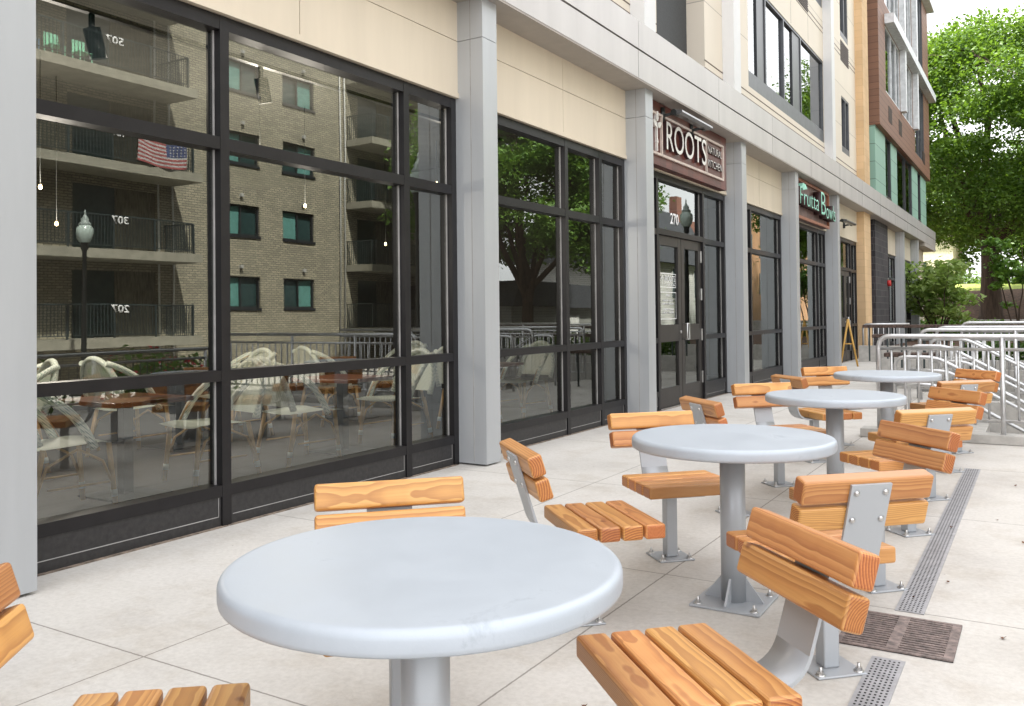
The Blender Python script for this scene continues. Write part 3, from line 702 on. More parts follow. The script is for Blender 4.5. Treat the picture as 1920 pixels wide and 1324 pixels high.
def wall_lamp(y0, y1, z, lab, x=-4.33):
    r = empty('sign_lamp', (0, 0, 0), 0, lab, 'lamp', 'bar lamps over the signs')
    b = MB(); b.prism([(x+.16, z-.02), (x+.20, z+.035), (x+.30, z+.02), (x+.31, z-.01), (x+.27, z-.035)], y0, y1, 'y'); b.build('housing', mat('lamp_housing', (.16, .16, .16), rough=.3, metal=.6), r)
    for y in (y0+.05, y1-.08):
        b = MB(); b.tube([(x-.1, y, z-.03), (x+.02, y, z-.02), (x+.17, y, z)], .022, 8); b.tube([(x, y, z-.09), (x, y, z+.09)], .045, 12); b.tube([(x+.19, y-.07, z), (x+.19, y+.07, z)], .04, 12)
        b.build('bracket', IRON, r)
    return r
wall_lamp(11.0, 12.25, 4.0, 'black and silver bar lamp mounted over the ROOTS sign', -4.33)
wall_lamp(23.0, 24.3, 3.62, 'slim black bar lamp on the cream panel past the mint lettered sign', -4.46)
sg2 = empty('shop_sign', (0, 0, 0), 0, 'copper framed sign with mint green Frutta Bowls lettering between two columns', 'sign')
MB().box(-4.455, -4.34, 18.2, 21.6, 3.29, 4.13).build('sign_board', mat('copper_patina', (.20, .12, .11), rough=.5, metal=.3, vary=.3, scale=5), sg2)
b = MB(); b.box(-4.34, -4.29, 18.2, 21.6, 4.07, 4.13); b.box(-4.34, -4.29, 18.2, 21.6, 3.29, 3.35); b.box(-4.34, -4.29, 21.54, 21.6, 3.35, 4.07); b.box(-4.34, -4.29, 18.2, 18.26, 3.35, 4.07)
b.build('sign_frame', COPPER, sg2)
text_mesh('lettering', 'Frutta', [MINT, LETTERS], MF(-4.33, 18.25, 3.55), width=1.75, height=.36, extrude=.14, parent=sg2, side=True, shear=.05, bold=-.01)
text_mesh('lettering', 'B', [MINT, LETTERS], MF(-4.33, 20.1, 3.50), width=.45, height=.50, extrude=.17, parent=sg2, side=True, bold=-.01)
text_mesh('lettering', 'owls', [MINT, LETTERS], MF(-4.33, 20.62, 3.45), width=1.0, height=.36, extrude=.17, parent=sg2, side=True, bold=-.01)
b = MB(); b.prism([(18.45, 3.93), (18.6, 4.01), (18.8, 4.0), (18.95, 3.92), (18.75, 3.89), (18.6, 3.86)], -4.33, -4.2, 'x'); b.build('emblem', MINT, sg2)

# fire bell on the dark pier, easel by the far door
r = empty('alarm_bell', (0, 0, 0), 0, 'small red round alarm on the charcoal brick pier', 'alarm')
MB().tube([(-4.36, 31.0, 2.25), (-4.26, 31.0, 2.25)], .10, 20).build('bell', REDP, r)
MB().box(-4.36, -4.34, 31.05, 31.17, 2.15, 2.42).build('back_plate', STEEL, r)
r = empty('easel', (-3.95, 22.3, 0), 0, 'thin yellow wooden folding easel standing by the far glass door', 'easel')
b = MB(); b.tube([(-.28, 0, 0), (-.10, .05, 1.15)], .024, 6); b.tube([(.10, .1, 0), (-.10, .05, 1.15)], .024, 6); b.build('leg', mat('easel_wood', (.62, .36, .09), rough=.5), r)
MB().tube([(-.17, 0.02, .55), (-.02, .08, .55)], .016, 6).build('brace', mat('easel_wood', (.6,.35,.09)), r)

# ================================================================= TABLES AND CHAIRS
def make_table():
    t = empty('picnic_table', (0, 0, 0))
    p = [(0, .762), (.43, .762)]
    for k in range(7): a = math.pi/2*k/6; p.append((.437+.020*math.sin(a), .742+.020*math.cos(a)))
    p += [(.457, .722), (.4555, .714), (.450, .709), (.425, .709), (.42, .735), (0, .735)]
    MB().lathe(p, seg=96).build('tabletop', TOPM, t)
    MB().lathe([(0, .735), (.057, .735), (.057, .012), (0, .012)], seg=32).build('post', GREYP, t)
    bp = MB().box(-.16, .16, -.16, .16, .001, .012, bev=.003).build('base_plate', GREYP, t)
    for k in range(4):
        MB().prism([(.056, .012), (.135, .012), (.135, .018), (.056, .12)], -.005, .005, 'y', Matrix.Rotation(k*math.pi/2, 4, 'Z')).build('gusset', GREYP, t)
    for sx in (-1, 1):
        for sy in (-1, 1): bolt(sx*.128, sy*.128, .012, bp)
    return t
def bolt(x, y, z, parent):
    b = MB(); b.lathe([(0, .003), (.018, .003), (.018, 0)], seg=14); b.lathe([(.012, .003), (.012, .015), (0, .015)], seg=6, smooth=False); b.lathe([(.006, .015), (.006, .03), (0, .03)], seg=8)
    return b.build('anchor_bolt', STEEL, parent, loc=(x, y, z))
def make_chair():
    """origin at post foot, the sitter faces +x; bench slats run along y"""
    c = empty('cafe_chair', (0, 0, 0))
    Lh, th, wd = .25, .062, .089; FWD = .105
    Rz = Matrix.Rotation(math.pi/2, 4, 'Z')
    for k in range(4):
        b = MB().box(-Lh, Lh, -wd/2, wd/2, -th/2, th/2, bev=.011, seg=3)
        o = b.build('seat_slat', WOOD, c); o.matrix_local = Matrix.Translation((-.165+k*(wd+.011)+.032+FWD, 0, .419)) @ Rz
    # curved bracket: flat bar running under the seat and up behind it
    pr = []; t = .010; zc = .381
    al = rad(17)
    pr.append((.16+FWD, zc)); pr.append((-.20+FWD, zc)); R = .11
    for k in range(1, 9):
        a = (math.pi/2-al)*k/8; pr.append((-.20+FWD-R*math.sin(a), zc+R*(1-math.cos(a))))
    x, z = pr[-1]; Lb = (.735-z)/math.cos(al); pr.append((x-Lb*math.sin(al), z+Lb*math.cos(al)))
    b = MB(); bm = b.bm; W2 = .078; rows = []
    for i, (x, z) in enumerate(pr):
        p, q = pr[max(0, i-1)], pr[min(len(pr)-1, i+1)]; d = Vector((q[0]-p[0], q[1]-p[1])).normalized(); n = Vector((d.y, -d.x))
        if i == len(pr)-1: w = W2
        else: w = W2
        rows.append([bm.verts.new((x+s*n.x*t/2, yy, z+s*n.y*t/2)) for s, yy in ((1, -w), (1, w), (-1, w), (-1, -w))])
    for i in range(len(rows)-1):
        for k in range(4):
            f = bm.faces.new((rows[i][k], rows[i][(k+1) % 4], rows[i+1][(k+1) % 4], rows[i+1][k])); f.smooth = 1 < i < len(rows)-2 and k in (0, 2)
    bm.faces.new(rows[0][::-1]); bm.faces.new(rows[-1])
    es = [e for e in bm.edges if e.is_manifold and e.calc_face_angle(0) > 1.2]
    bmesh.ops.bevel(bm, geom=es, offset=.002, segments=1, affect='EDGES')
    br = b.build('back_bracket', GREYP, c)
    top = Vector((pr[-1][0], 0, pr[-1][1])); dn = Vector((math.sin(al), 0, -math.cos(al))); nf = Vector((math.cos(al), 0, math.sin(al)))
    for k in range(2):
        ctr = top+dn*(.030+k*(wd+.013))+nf*(th/2+t/2+.001)
        Mx = Matrix((Vector((0, 1, 0)), dn, nf)).transposed().to_4x4()
        # board local x = along chair y, local y = down the back, local z = to the sitter
        b = MB().box(-.255, .255, -wd/2, wd/2, -th/2, th/2, bev=.011, seg=3); o = b.build('back_slat', WOOD, c)
        Mx.translation = ctr; o.matrix_local = Mx
        for sy in (-1, 1):
            s = MB(); s.lathe([(.011, 0), (.0105, .004), (.007, .0075), (0, .0085)], seg=16)
            so = s.build('screw', STEEL, br); Q = (-nf).to_track_quat('Z', 'Y').to_matrix().to_4x4(); Q.translation = top+dn*(.030+k*(wd+.013)+(.0))-nf*(t/2)+Vector((0, sy*.056, 0)); so.matrix_local = Q
    MB().box(-.032, .032, -.032, .032, .009, .372, bev=.007).build('post', GREYP, c)
    MB().box(-.12+FWD/2, .14+FWD, -.09, .09, .372, .3759).build('seat_plate', GREYP, c)
    bp = MB().box(-.10, .10, -.10, .10, .001, .009, bev=.003).build('base_plate', GREYP, c)
    for sx in (-1, 1):
        for sy in (-1, 1): bolt(sx*.078, sy*.078, .009, bp)
    return c
TB = make_table(); TB['category'] = 'table'; TB['group'] = 'round grey tables in a row along the plaza'
tl = ['round silver grey table nearest the camera', 'second round grey table from the camera, level with the double window bay', 'third round grey table from the camera, in front of the ROOTS doors', 'farthest round grey table, next to the steel railing']
TY = [1.63, 3.97, 6.28, 8.62]; TXX = -1.236
for i, y in enumerate(TY):
    o = TB if i == 0 else copy_tree(TB)
    o.location = (TXX, y, 0); o['label'] = tl[i]
CH = make_chair(); CH['category'] = 'chair'; CH['group'] = 'timber slat chairs fixed around the tables'
ords = ['nearest', 'second', 'third', 'farthest']
posn = {(-1, -1): 'storefront side, nearer the camera', (-1, 1): 'storefront side, far side', (1, -1): 'drain side, nearer the camera', (1, 1): 'drain side, far side'}
first = True
for i, y in enumerate(TY):
    for (sx, sy) in ((-1, -1), (-1, 1), (1, -1), (1, 1)):
        if i == 0 and (sx, sy) == (1, -1): continue          # outside the picture
        o = CH if first else copy_tree(CH); first = False
        dx, dy = sx*.525, sy*.56
        o.location = (TXX+dx, y+dy, 0)
        o.rotation_euler = (0, 0, math.atan2(-sy, -sx)+rad(RNG.uniform(-1, 1)))
        if (i, sx, sy) == (0, -1, -1): o.location = (-1.735, 1.09, 0); o.rotation_euler = (0, 0, rad(40))
        o['label'] = 'timber slat chair at the %s round table, %s' % (ords[i], posn[(sx, sy)])

# ================================================================= DRAINS, LEAVES
def slot_drain(y0, y1, lab):
    r = empty('channel_drain', (0, 0, 0), 0, lab, 'drain', 'perforated slot drains')
    b = MB(); x0, x1 = -.585, -.467
    b.box(x0, x1, y0, y1, .001, .0045); b.build('cover', DRAINM, r)
    b = MB(); n = int((y1-y0)/.026)
    for i in range(n):
        for k in range(6):
            x = x0+.014+k*.0163; y = y0+.01+i*.026+(.004 if k % 2 else 0)
            b.quad((x, y, .0049), (x+.0075, y, .0049), (x+.0075, y+.012, .0049), (x, y+.012, .0049))
    b.build('slots', BLACK, r); return r
slot_drain(4.20, 8.25, 'long perforated grey slot drain running past the chairs toward the railing')
slot_drain(1.5, 3.60, 'short perforated grey slot drain nearest the camera below the rusty grate')
r = empty('drain_grate', (0, 0, 0), 0, 'rusty cast iron square grate set in the pavement between the slot drains', 'drain')
gx0, gx1, gy0, gy1 = -.735, -.312, 3.68, 4.12
b = MB(); b.box(gx0, gx1, gy0, gy1, .001, .0035); b.build('pit_shade', BLACK, r)  # flat black plate paints the shade of a pit below the bars
b = MB(); b.box(gx0, gx0+.02, gy0, gy1, .0036, .009); b.box(gx1-.035, gx1, gy0, gy1, .0036, .009); b.box(gx0+.02, gx1-.035, gy0, gy0+.018, .0036, .009); b.box(gx0+.02, gx1-.035, gy1-.018, gy1, .0036, .009)
b.build('frame', RUST, r)
b = MB(); n = 15
for i in range(n):
    y = gy0+.02+(i+.5)*(gy1-gy0-.04)/n; b.box(gx0+.021, gx1-.036, y-.0068, y+.0068, .0036, .0085)
b.box(-.552, -.508, gy0+.019, gy1-.019, .0037, .0105); b.box(gx0+.021, gx1-.036, 3.89, 3.905, .0037, .0095)
b.build('grate_bars', RUST, r)
lf = [(-.50, 5.94, .006), (-.53, 4.41, .006), (-.27, 6.3, .001), (-.42, 4.75, .001), (-.16, 4.05, .001), (-.2, 7.6, .001), (-1.35, 2.66, .001), (-.12, 5.75, .001)]
for i, (x, y, z) in enumerate(lf):
    b = MB(); s = RNG.uniform(.006, .014); n = 9; pts = []
    for k in range(n):
        a = k*2*math.pi/n; rr = s*(1 if k % 2 else .55)*RNG.uniform(.8, 1.2); pts.append((x+rr*math.cos(a), y+rr*1.4*math.sin(a), z+RNG.uniform(.002, .012)))
    c = b.bm.verts.new((x, y, z+.004)); vs = [b.bm.verts.new(p) for p in pts]
    for k in range(n): b.bm.faces.new((c, vs[k], vs[(k+1) % n]))
    wh = ['on the long slot drain by the middle chairs', 'on the near end of the long slot drain'][i] if i < 2 else 'lying on the pale concrete paving'
    tag(b.build('dry_leaf', DRYLEAF), 'small curled brown leaf ' + wh, 'leaf', 'fallen leaves on the paving')

# ================================================================= STAIRS, RAILS
def rail_pts(pts, r=.1):
    """round the corners of a polyline"""
    P = [Vector(p) for p in pts]; out = [P[0]]
    for i in range(1, len(P)-1):
        a, p, c = P[i-1], P[i], P[i+1]; d1 = (a-p).normalized(); d2 = (c-p).normalized()
        q = min(r, (a-p).length*.45, (c-p).length*.45)
        for k in range(7):
            t = k/6; out.append((p+d1*q)*(1-t)**2+2*p*t*(1-t)+(p+d2*q)*t*t)
    out.append(P[-1]); return out
def guard(y, x0, x1, lab, top=1.065, z0=.10, lower=.125, mid=.935, posts=(), pick=.128, name='railing', grp=None):
    r = empty(name, (0, 0, 0), 0, lab, 'railing', grp or 'galvanised railings around the steps')
    MB().tube(rail_pts([(x0, y, z0), (x0, y, top), (x1, y, top)], .13), .0245, 14).build('top_rail', RAILM, r)
    b = MB(); b.tube([(x0, y, mid), (x1, y, mid)], .017, 10); b.tube([(x0, y, z0+lower), (x1, y, z0+lower)], .017, 10); b.build('cross_rail', RAILM, r)
    for p in posts: MB().tube([(p, y, z0-.4), (p, y, top-.01)], .024, 12).build('post', RAILM, r)
    b = MB(); x = x0+pick
    while x < x1-.03:
        if all(abs(x-p) > .035 for p in posts): b.tube([(x, y, z0+lower), (x, y, mid)], .012, 8)
        x += pick
    b.build('pickets', RAILM, r); return r
# kerb carrying the first railing, stair flight going down to +x
structure(MB().box(-1.68, 2.5, 9.84, 10.06, .002, .095, bev=.008).build('kerb', KERB))
def steps(y0, y1, x0=-.95, n=6):
    b = MB()
    for k in range(n): b.box(x0+.30*k, x0+.30*(k+1)+.02, y0, y1, -1.2, -.165*(k+1)+.0, bev=.006)
    return structure(b.build('steps', KERB))
steps(10.08, 13.2)
structure(MB().box(-.93, 3.2, 13.25, 13.5, -1.2, .10).build('step_wall', KERB))
structure(MB().box(-.2, 2.3, 9.935, 10.05, -1.2, -.01).build('step_cheek', KERB))
guard(9.93, -1.50, 2.4, 'front galvanised railing with pickets standing on the kerb behind the tables', posts=(-.355, .95))
guard(13.3, -1.47, 3.0, 'second galvanised railing behind the first, across the top of the steps', top=1.065, posts=(-.32, 1.2))
guard(18.2, -1.3, 3.0, 'farthest straight galvanised railing in front of the shrubs', posts=(.0, 1.6), top=1.10)
guard(15.3, -1.45, 3.0, 'third galvanised railing with pickets across the far flight of steps', posts=(-.1, 1.5), pick=.11)
guard(25.0, -4.15, -3.0, 'short galvanised railing next to the tan stone pier', top=.99, posts=(-3.1,))
def handrail(y, x0, ztop, lab, run=3.0, drop=.45):
    r = empty('handrail', (0, 0, 0), 0, lab, 'railing', 'sloping handrails over the steps')
    xk = x0+.42
    for dz, nm in ((0, 'upper_rail'), (-.30, 'lower_rail')):
        zt = ztop+dz; s = .56
        pts = [(x0, y, .0 if dz == 0 else zt), (x0, y, zt), (xk, y, zt), (xk+run, y, zt-s*run)] if dz == 0 else [(x0, y, zt), (xk, y, zt), (xk+run, y, zt-s*run)]
        MB().tube(rail_pts(pts, .12), .021, 12).build(nm, RAILM, r)
    for x in (xk+.1, xk+.95, xk+1.8): MB().tube([(x, y, -.56*(x-xk)-.3), (x, y, ztop-.56*(x-xk)-.01)], .017, 10).build('post', RAILM, r)
    return r
handrail(10.5, -1.42, .82, 'sloping handrail closest behind the front railing')
handrail(11.7, -1.42, .90, 'middle sloping handrail down the steps')
handrail(14.3, -1.35, .93, 'sloping handrail on the second flight behind the step wall')
handrail(12.9, -1.30, .955, 'sloping handrail farthest back on the first flight')
steps(13.52, 18.0, x0=-.4, n=6)
# planter walls with rough brown coping, concrete below
for (y, x0, x1, z, lab) in ((16.4, -2.55, 3, .93, 'brown capped low wall behind the second railing'), (19.4, -3.2, 3.2, 1.05, 'long brown capped planter wall in front of the hill'), (14.6, -2.1, -1.35, .69, 'short brown capped bench wall left of the second railing')):
    r = empty('planter_wall', (0, 0, 0), 0, lab, 'wall', 'brown capped low walls past the railings')
    MB().box(x0, x1, y-.2, y+.2, z-.06, z, bev=.01).build('coping', BRWALL, r)
    if y > 16: 
        MB().box(x0+.3, x1, y-.12, y+.12, -1.2, .35, bev=.01).build('wall', KERB, r)
    b = MB(); x = x0+.1
    while x < x1: b.box(x-.015, x+.015, y-.015, y+.015, 0 if y < 16 else .3, z-.06); x += .35
    b.build('support', RAILD, r)
structure(MB().box(-4.2, 4, 24.6, 24.9, 0, .42).build('retaining_wall', KERB))
structure(MB().box(-4.2, 5, 45.8, 46.2, -1, .9).build('retaining_wall', KERB))

# ================================================================= VEGETATION
def limb(b, p0, p1, r0, r1, n=6, wob=.15, rg=RNG):
    P = []; p0, p1 = Vector(p0), Vector(p1); L_ = (p1-p0).length
    off = Vector((0, 0, 0))
    for i in range(n+1):
        t = i/n; off += Vector((rg.uniform(-1, 1), rg.uniform(-1, 1), rg.uniform(-.3, .6)))*wob*L_/n
        P.append(p0.lerp(p1, t)+off*(1 if i < n else 1))
    b.tube(P, [r0+(r1-r0)*i/n for i in range(n+1)], 8); return P[-1]
def tree(name, loc, H, crown_r, trunk_r, n, size, leafm, lab, cat, seed=1, base=.32, zsq=.8, group=None, nclump=46, lean=(0, 0), ulow=-.75, cs=(.16, .33)):
    rg = random.Random(seed); t = empty(name, loc, 0, lab, cat, group)
    b = MB(); fork = Vector((lean[0], lean[1], H*base))
    b.tube([(0, 0, -.5), (0, 0, .15), (lean[0]*.3, lean[1]*.3, H*base*.5), fork], [trunk_r*1.7, trunk_r*1.1, trunk_r*.85, trunk_r*.8], 14)
    cl = []; cz = H-crown_r*zsq
    ends = []
    for k in range(8):
        a = k*2*math.pi/8+rg.uniform(-.3, .3); rr = crown_r*rg.uniform(.3, .62); z = cz+crown_r*zsq*rg.uniform(-.45, .65)
        e = limb(b, fork-Vector((0, 0, rg.uniform(0, H*.05))), (lean[0]+rr*math.cos(a), lean[1]+rr*math.sin(a), z), trunk_r*.5, trunk_r*.17, 6, .2, rg); ends.append(e)
        for q in range(4):
            a2 = a+rg.uniform(-.9, .9); r2 = crown_r*rg.uniform(.6, .9)
            e2 = limb(b, e, (lean[0]+r2*math.cos(a2), lean[1]+r2*math.sin(a2), z+rg.uniform(-.35, .15)*crown_r), trunk_r*.16, trunk_r*.04, 5, .2, rg)
            s = crown_r*.2; cl.append((e2.x, e2.y, e2.z, s, s, s*.7))
        s = crown_r*.24; cl.append((e.x, e.y, e.z+s*.3, s, s, s*.6))
    b.build('trunk', BARK, t)
    for k in range(nclump):
        a = rg.uniform(0, 2*math.pi); u = rg.uniform(ulow, 1); rr = math.sqrt(max(0, 1-u*u*.9))*rg.uniform(.45, .95)
        s = crown_r*rg.uniform(*cs)
        cl.append((lean[0]+crown_r*rr*math.cos(a), lean[1]+crown_r*rr*math.sin(a), cz+crown_r*zsq*u*.9, s*1.15, s*1.15, s*.55))
    leaf_cloud('crown', cl, n, size, leafm, t, seed)
    return t
tree('maple_tree', (-2.3, 51.5, .9), 15.4, 7.8, .52, 120000, .19, LEAF, 'huge green maple with a dark forked trunk on the mulch hill', 'tree', seed=3, base=.27, zsq=.92, nclump=165, ulow=-.58, cs=(.11, .24))
tree('maple_tree', (2.5, 74, 2.6), 12, 7, .4, 34000, .3, LEAFD, 'dark tree at the back right behind the maple', 'tree', seed=11, nclump=80, base=.15)
tree('maple_tree', (-9.5, 76, 2), 12, 7, .4, 26000, .3, LEAFD, 'dark tree behind the end of the canopy', 'tree', seed=12, nclump=60)
def shrub_tree(loc, H, R, n, size, lm, lab, seed, stems=6, name='dogwood', cat='shrub', group=None):
    rg = random.Random(seed); t = empty(name, loc, 0, lab, cat, group); b = MB(); cl = []
    for k in range(stems):
        a = rg.uniform(0, 6.28); rr = R*rg.uniform(.2, .8); z = H*rg.uniform(.55, .95)
        e = limb(b, (0, 0, 0), (rr*math.cos(a), rr*math.sin(a), z), .035, .008, 6, .12, rg)
        for q in range(5):
            f = rg.uniform(.35, 1.05); p = Vector((rr*math.cos(a)*f, rr*math.sin(a)*f, z*f)); s = R*rg.uniform(.18, .32)
            cl.append((p.x+rg.uniform(-.3, .3)*R, p.y+rg.uniform(-.3, .3)*R, p.z, s, s, s*.5))
    b.build('trunk', BARK, t); leaf_cloud('crown', cl, n, size, lm, t, seed, flat=.8); return t
shrub_tree((-3.3, 36, .1), 4.0, 2.0, 3000, .21, LEAFB, 'light green dogwood with drooping leaves behind the railings', 31, 9)
shrub_tree((-.75, 38, .1), 4.3, 1.3, 1500, .17, LEAFS, 'young sparse tree with thin trunk at the right edge', 35, 5, 'young_tree', 'tree')
structure(MB().box(-4.2, 6, 29.2, 45.75, .001, .22).build('planting_bed', MULCH))
low = [(-4.2, 41, 1.1), (-3.6, 42.5, 1.0), (-2.5, 41.5, .9), (-1.9, 43, .95), (-1.4, 41, .8), (-4.8, 44.6, 1.2), (-.5, 43.6, .8), (.3, 42, .8)]
sn = ['left most leafy bush beside the last grey column', 'round bush second from the building corner', 'bright low bush under the dogwood', 'low bush just left of the maple trunk', 'low bush before the maple trunk', 'taller bush against the building end', 'low bush right of the maple trunk', 'low bush at the right picture edge behind the railing']
for i, (x, y, s) in enumerate(low):
    t = empty('bush', (x, y, .1), 0, sn[i], 'bush', 'low bushes in the planting bed')
    leaf_cloud('foliage', [(0, 0, s*.42, s*.75, s*.6, s*.42), (.3*s, .2, s*.6, s*.4, s*.4, s*.3), (-.4*s, -.1, s*.5, s*.4, s*.4, s*.3)], 900, .12, LEAFS, t, 50+i)
# hedge beds in front of the far steps
for i, (x0, x1, y) in enumerate(((-1.2, 1.0, 20.6), (1.1, 3.4, 20.8))):
    t = empty('hedge', (0, 0, 0), 0, ['dark clipped hedge behind the far railing, left half', 'dark clipped hedge behind the far railing, right half'][i], 'hedge')
    leaf_cloud('foliage', [(x0+(x1-x0)*k/5, y, .5, .35, .35, .35) for k in range(6)], 3500, .08, LEAFD, t, 70+i)
for i, (x0, y, sz) in enumerate(((-1.2, 61, 1.3), (1.6, 60, 1.5), (-4.6, 63, 1.2), (4.5, 58, 1.4))):
    t = empty('bush', (x0, y, 2.2), 0, ['rounded bush on the lawn behind the maple trunk', 'rounded bush at the right of the lawn', 'rounded bush on the lawn before the pale house', 'rounded bush past the right picture edge'][i], 'bush', 'bushes on the lawn')
    leaf_cloud('foliage', [(-1.2, 0, .5*sz, 1.1, .8, .7*sz), (0, .3, .7*sz, 1.2, .9, .8*sz), (1.2, 0, .5*sz, 1.1, .8, .7*sz)], 2600, .18, LEAFD if i != 1 else LEAFS, t, 150+i)
# beige house behind hill
r = empty('house', (0, 0, 0), 0, 'pale plain house wall seen left of the maple behind the dogwood', 'house')
MB().box(-16, -5.3, 68, 76, 1.5, 7.2).build('wall', mat('pale_stucco', (.62, .55, .46), rough=.9), r)
MB().prism([(-16.5, 7.2), (-5.0, 7.2), (-10.7, 10.5)], 67.5, 76.5, 'y').build('roof', ROOFM, r)
b = MB(); b.box(-8.2, -7.0, 67.95, 67.99, 3.2, 4.8); b.build('window', DARKW, r)

# ================================================================= INTERIOR
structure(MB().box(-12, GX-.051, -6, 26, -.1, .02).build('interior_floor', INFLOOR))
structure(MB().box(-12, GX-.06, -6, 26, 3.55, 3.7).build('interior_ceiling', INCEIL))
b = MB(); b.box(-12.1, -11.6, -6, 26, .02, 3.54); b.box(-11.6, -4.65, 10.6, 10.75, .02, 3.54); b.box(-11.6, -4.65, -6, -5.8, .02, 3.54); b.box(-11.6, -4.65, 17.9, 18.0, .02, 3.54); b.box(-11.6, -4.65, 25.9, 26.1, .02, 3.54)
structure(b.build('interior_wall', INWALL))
def cane_chair():
    """sitter faces +x"""
    c = empty('cane_chair', (0, 0, 0)); sw, sdp, sh = .225, .23, .45
    b = MB(); nu, nv = 8, 10; V = {}
    for i in range(nu+1):
        for j in range(nv+1):
            u = i/nu; v = j/nv*2-1; x = -.20+u*.46; w = .21+.02*u
            V[i, j] = b.bm.verts.new((x, v*w, sh+.02*u-.045*max(0, u-.8)**1*2.2-.012*(1-v*v)))
    for i in range(nu):
        for j in range(nv):
            f = b.bm.faces.new((V[i, j], V[i+1, j], V[i+1, j+1], V[i, j+1])); f.smooth = True
    bmesh.ops.solidify(b.bm, geom=b.bm.faces[:], thickness=.022)
    b.build('seat', WEAVE, c)
    # back: woven oval leaning back
    def arch(u, hw, top):                                    # u 0..1 over the inverted U
        a = math.pi*u; z = sh+.03+max(0, math.sin(a))**.72*(top-sh-.03); y = -math.cos(a)*hw; return (-.20-(z-sh)*.30, y, z)
    b = MB(); n = 20; rows = []
    for i in range(n+1):
        x, y, z = arch(i/n, .215, .90); zb = sh+.06
        rows.append([b.bm.verts.new((-.20-(zb+(z-zb)*k/7-sh)*.30-.02*math.sin(math.pi*i/n), y, zb+(z-zb)*k/7)) for k in range(8)])
    for i in range(n):
        for k in range(7):
            try: f = b.bm.faces.new((rows[i][k], rows[i+1][k], rows[i+1][k+1], rows[i][k+1])); f.smooth = True
            except ValueError: pass
    bmesh.ops.remove_doubles(b.bm, verts=b.bm.verts[:], dist=.0005)
    b.build('backrest', WEAVE, c)
    b = MB(); b.tube([arch(i/24, .225, .905) for i in range(25)], .026, 8); b.build('back_frame', WEAVE, c)
    # outer woven arms sweeping from the crest down to the seat front
    b = MB(); bb = MB()
    for s in (-1, 1):
        P = []
        for k in range(13):
            t = k/12; P.append((-.33+.42*t+.06*math.sin(math.pi*t), s*(.155+.09*math.sin(min(1, t*1.6)*math.pi/2)), .865-.43*t**1.25))
        b.tube(P, .026, 8); bb.tube([(p[0]+.028, p[1]*.97, p[2]-.018) for p in P], .011, 6)
    b.build('arm', WEAVE, c); 
    legs = [(.20, .19, .235, .205), (.20, -.19, .235, -.205), (-.17, .19, -.25, .21), (-.17, -.19, -.25, -.21)]
    for (x, y, x1, y1) in legs:
        bb.tube([(x, y, sh), (x1, y1, 0.02)], .016, 8)
        cx = .02
        bb.tube([(cx, y, sh-.02), ((cx+x1)*.5+.3*(x1-cx)*.5, (y+y1)/2, sh-.11), (x+(x1-x)*.6, y1, .17)], .009, 6)
        bb.mi = 1; bb.tube([(x+(x1-x)*.72, y+(y1-y)*.72, sh*.28+.02), (x+(x1-x)*.82, y+(y1-y)*.82, sh*.18+.02)], .0185, 8); bb.mi = 0
    bb.tube([(-.15, -.2, .20), (.2, -.2, .20)], .008, 6); bb.tube([(-.15, .2, .20), (.2, .2, .20)], .008, 6)
    bb.build('leg_frame', [BAMBOO, BAND], c)
    return c
CC = cane_chair(); CC['category'] = 'chair'; CC['group'] = 'pale woven cane chairs inside the restaurant'
def dining_table():
    t = empty('dining_table', (0, 0, 0)); MB().box(-.36, .36, -.33, .33, .71, .745, bev=.004).build('tabletop', TABLEW, t)
    b = MB(); b.box(-.04, .04, -.04, .04, .035, .709); b.build('post', IRON, t); MB().box(-.25, .25, -.22, .22, .021, .034).build('foot', IRON, t); return t
DT = dining_table(); DT['category'] = 'table'; DT['group'] = 'dark wood dining tables inside the restaurant'
rows = [(-5.62, [(4.08, .62, .68), (6.45, .72, .62), (9.0, .62, .62)]), (-7.4, [(3.4, .66, .66), (5.9, .66, .66), (8.6, .66, .66)])]
ft = fc = True
rn = ['the window row', 'the middle row', 'the back row']; bn = ['first', 'second', 'third', 'fourth']
for ri, (x, ts) in enumerate(rows):
    for ti, (y, da, db) in enumerate(ts):
        t = DT if ft else copy_tree(DT); ft = False
        t.location = (x-.25, y, 0); t['label'] = 'square dark wood dining table, %s from the left in %s indoors' % (bn[ti], rn[ri])
        for s, d in ((-1, da), (1, db)):
            c = CC if fc else copy_tree(CC); fc = False
            c.location = (x-.08+RNG.uniform(-.05, .05), y+s*d, .02); c.scale = (1.16, 1.16, 1.05); c.rotation_euler = (0, 0, -s*math.pi/2+rad(RNG.uniform(-14, 14)))
            c['label'] = 'woven cane bistro chair on the %s side of the %s table in %s' % ('left' if s < 0 else 'right', bn[ti], rn[ri])
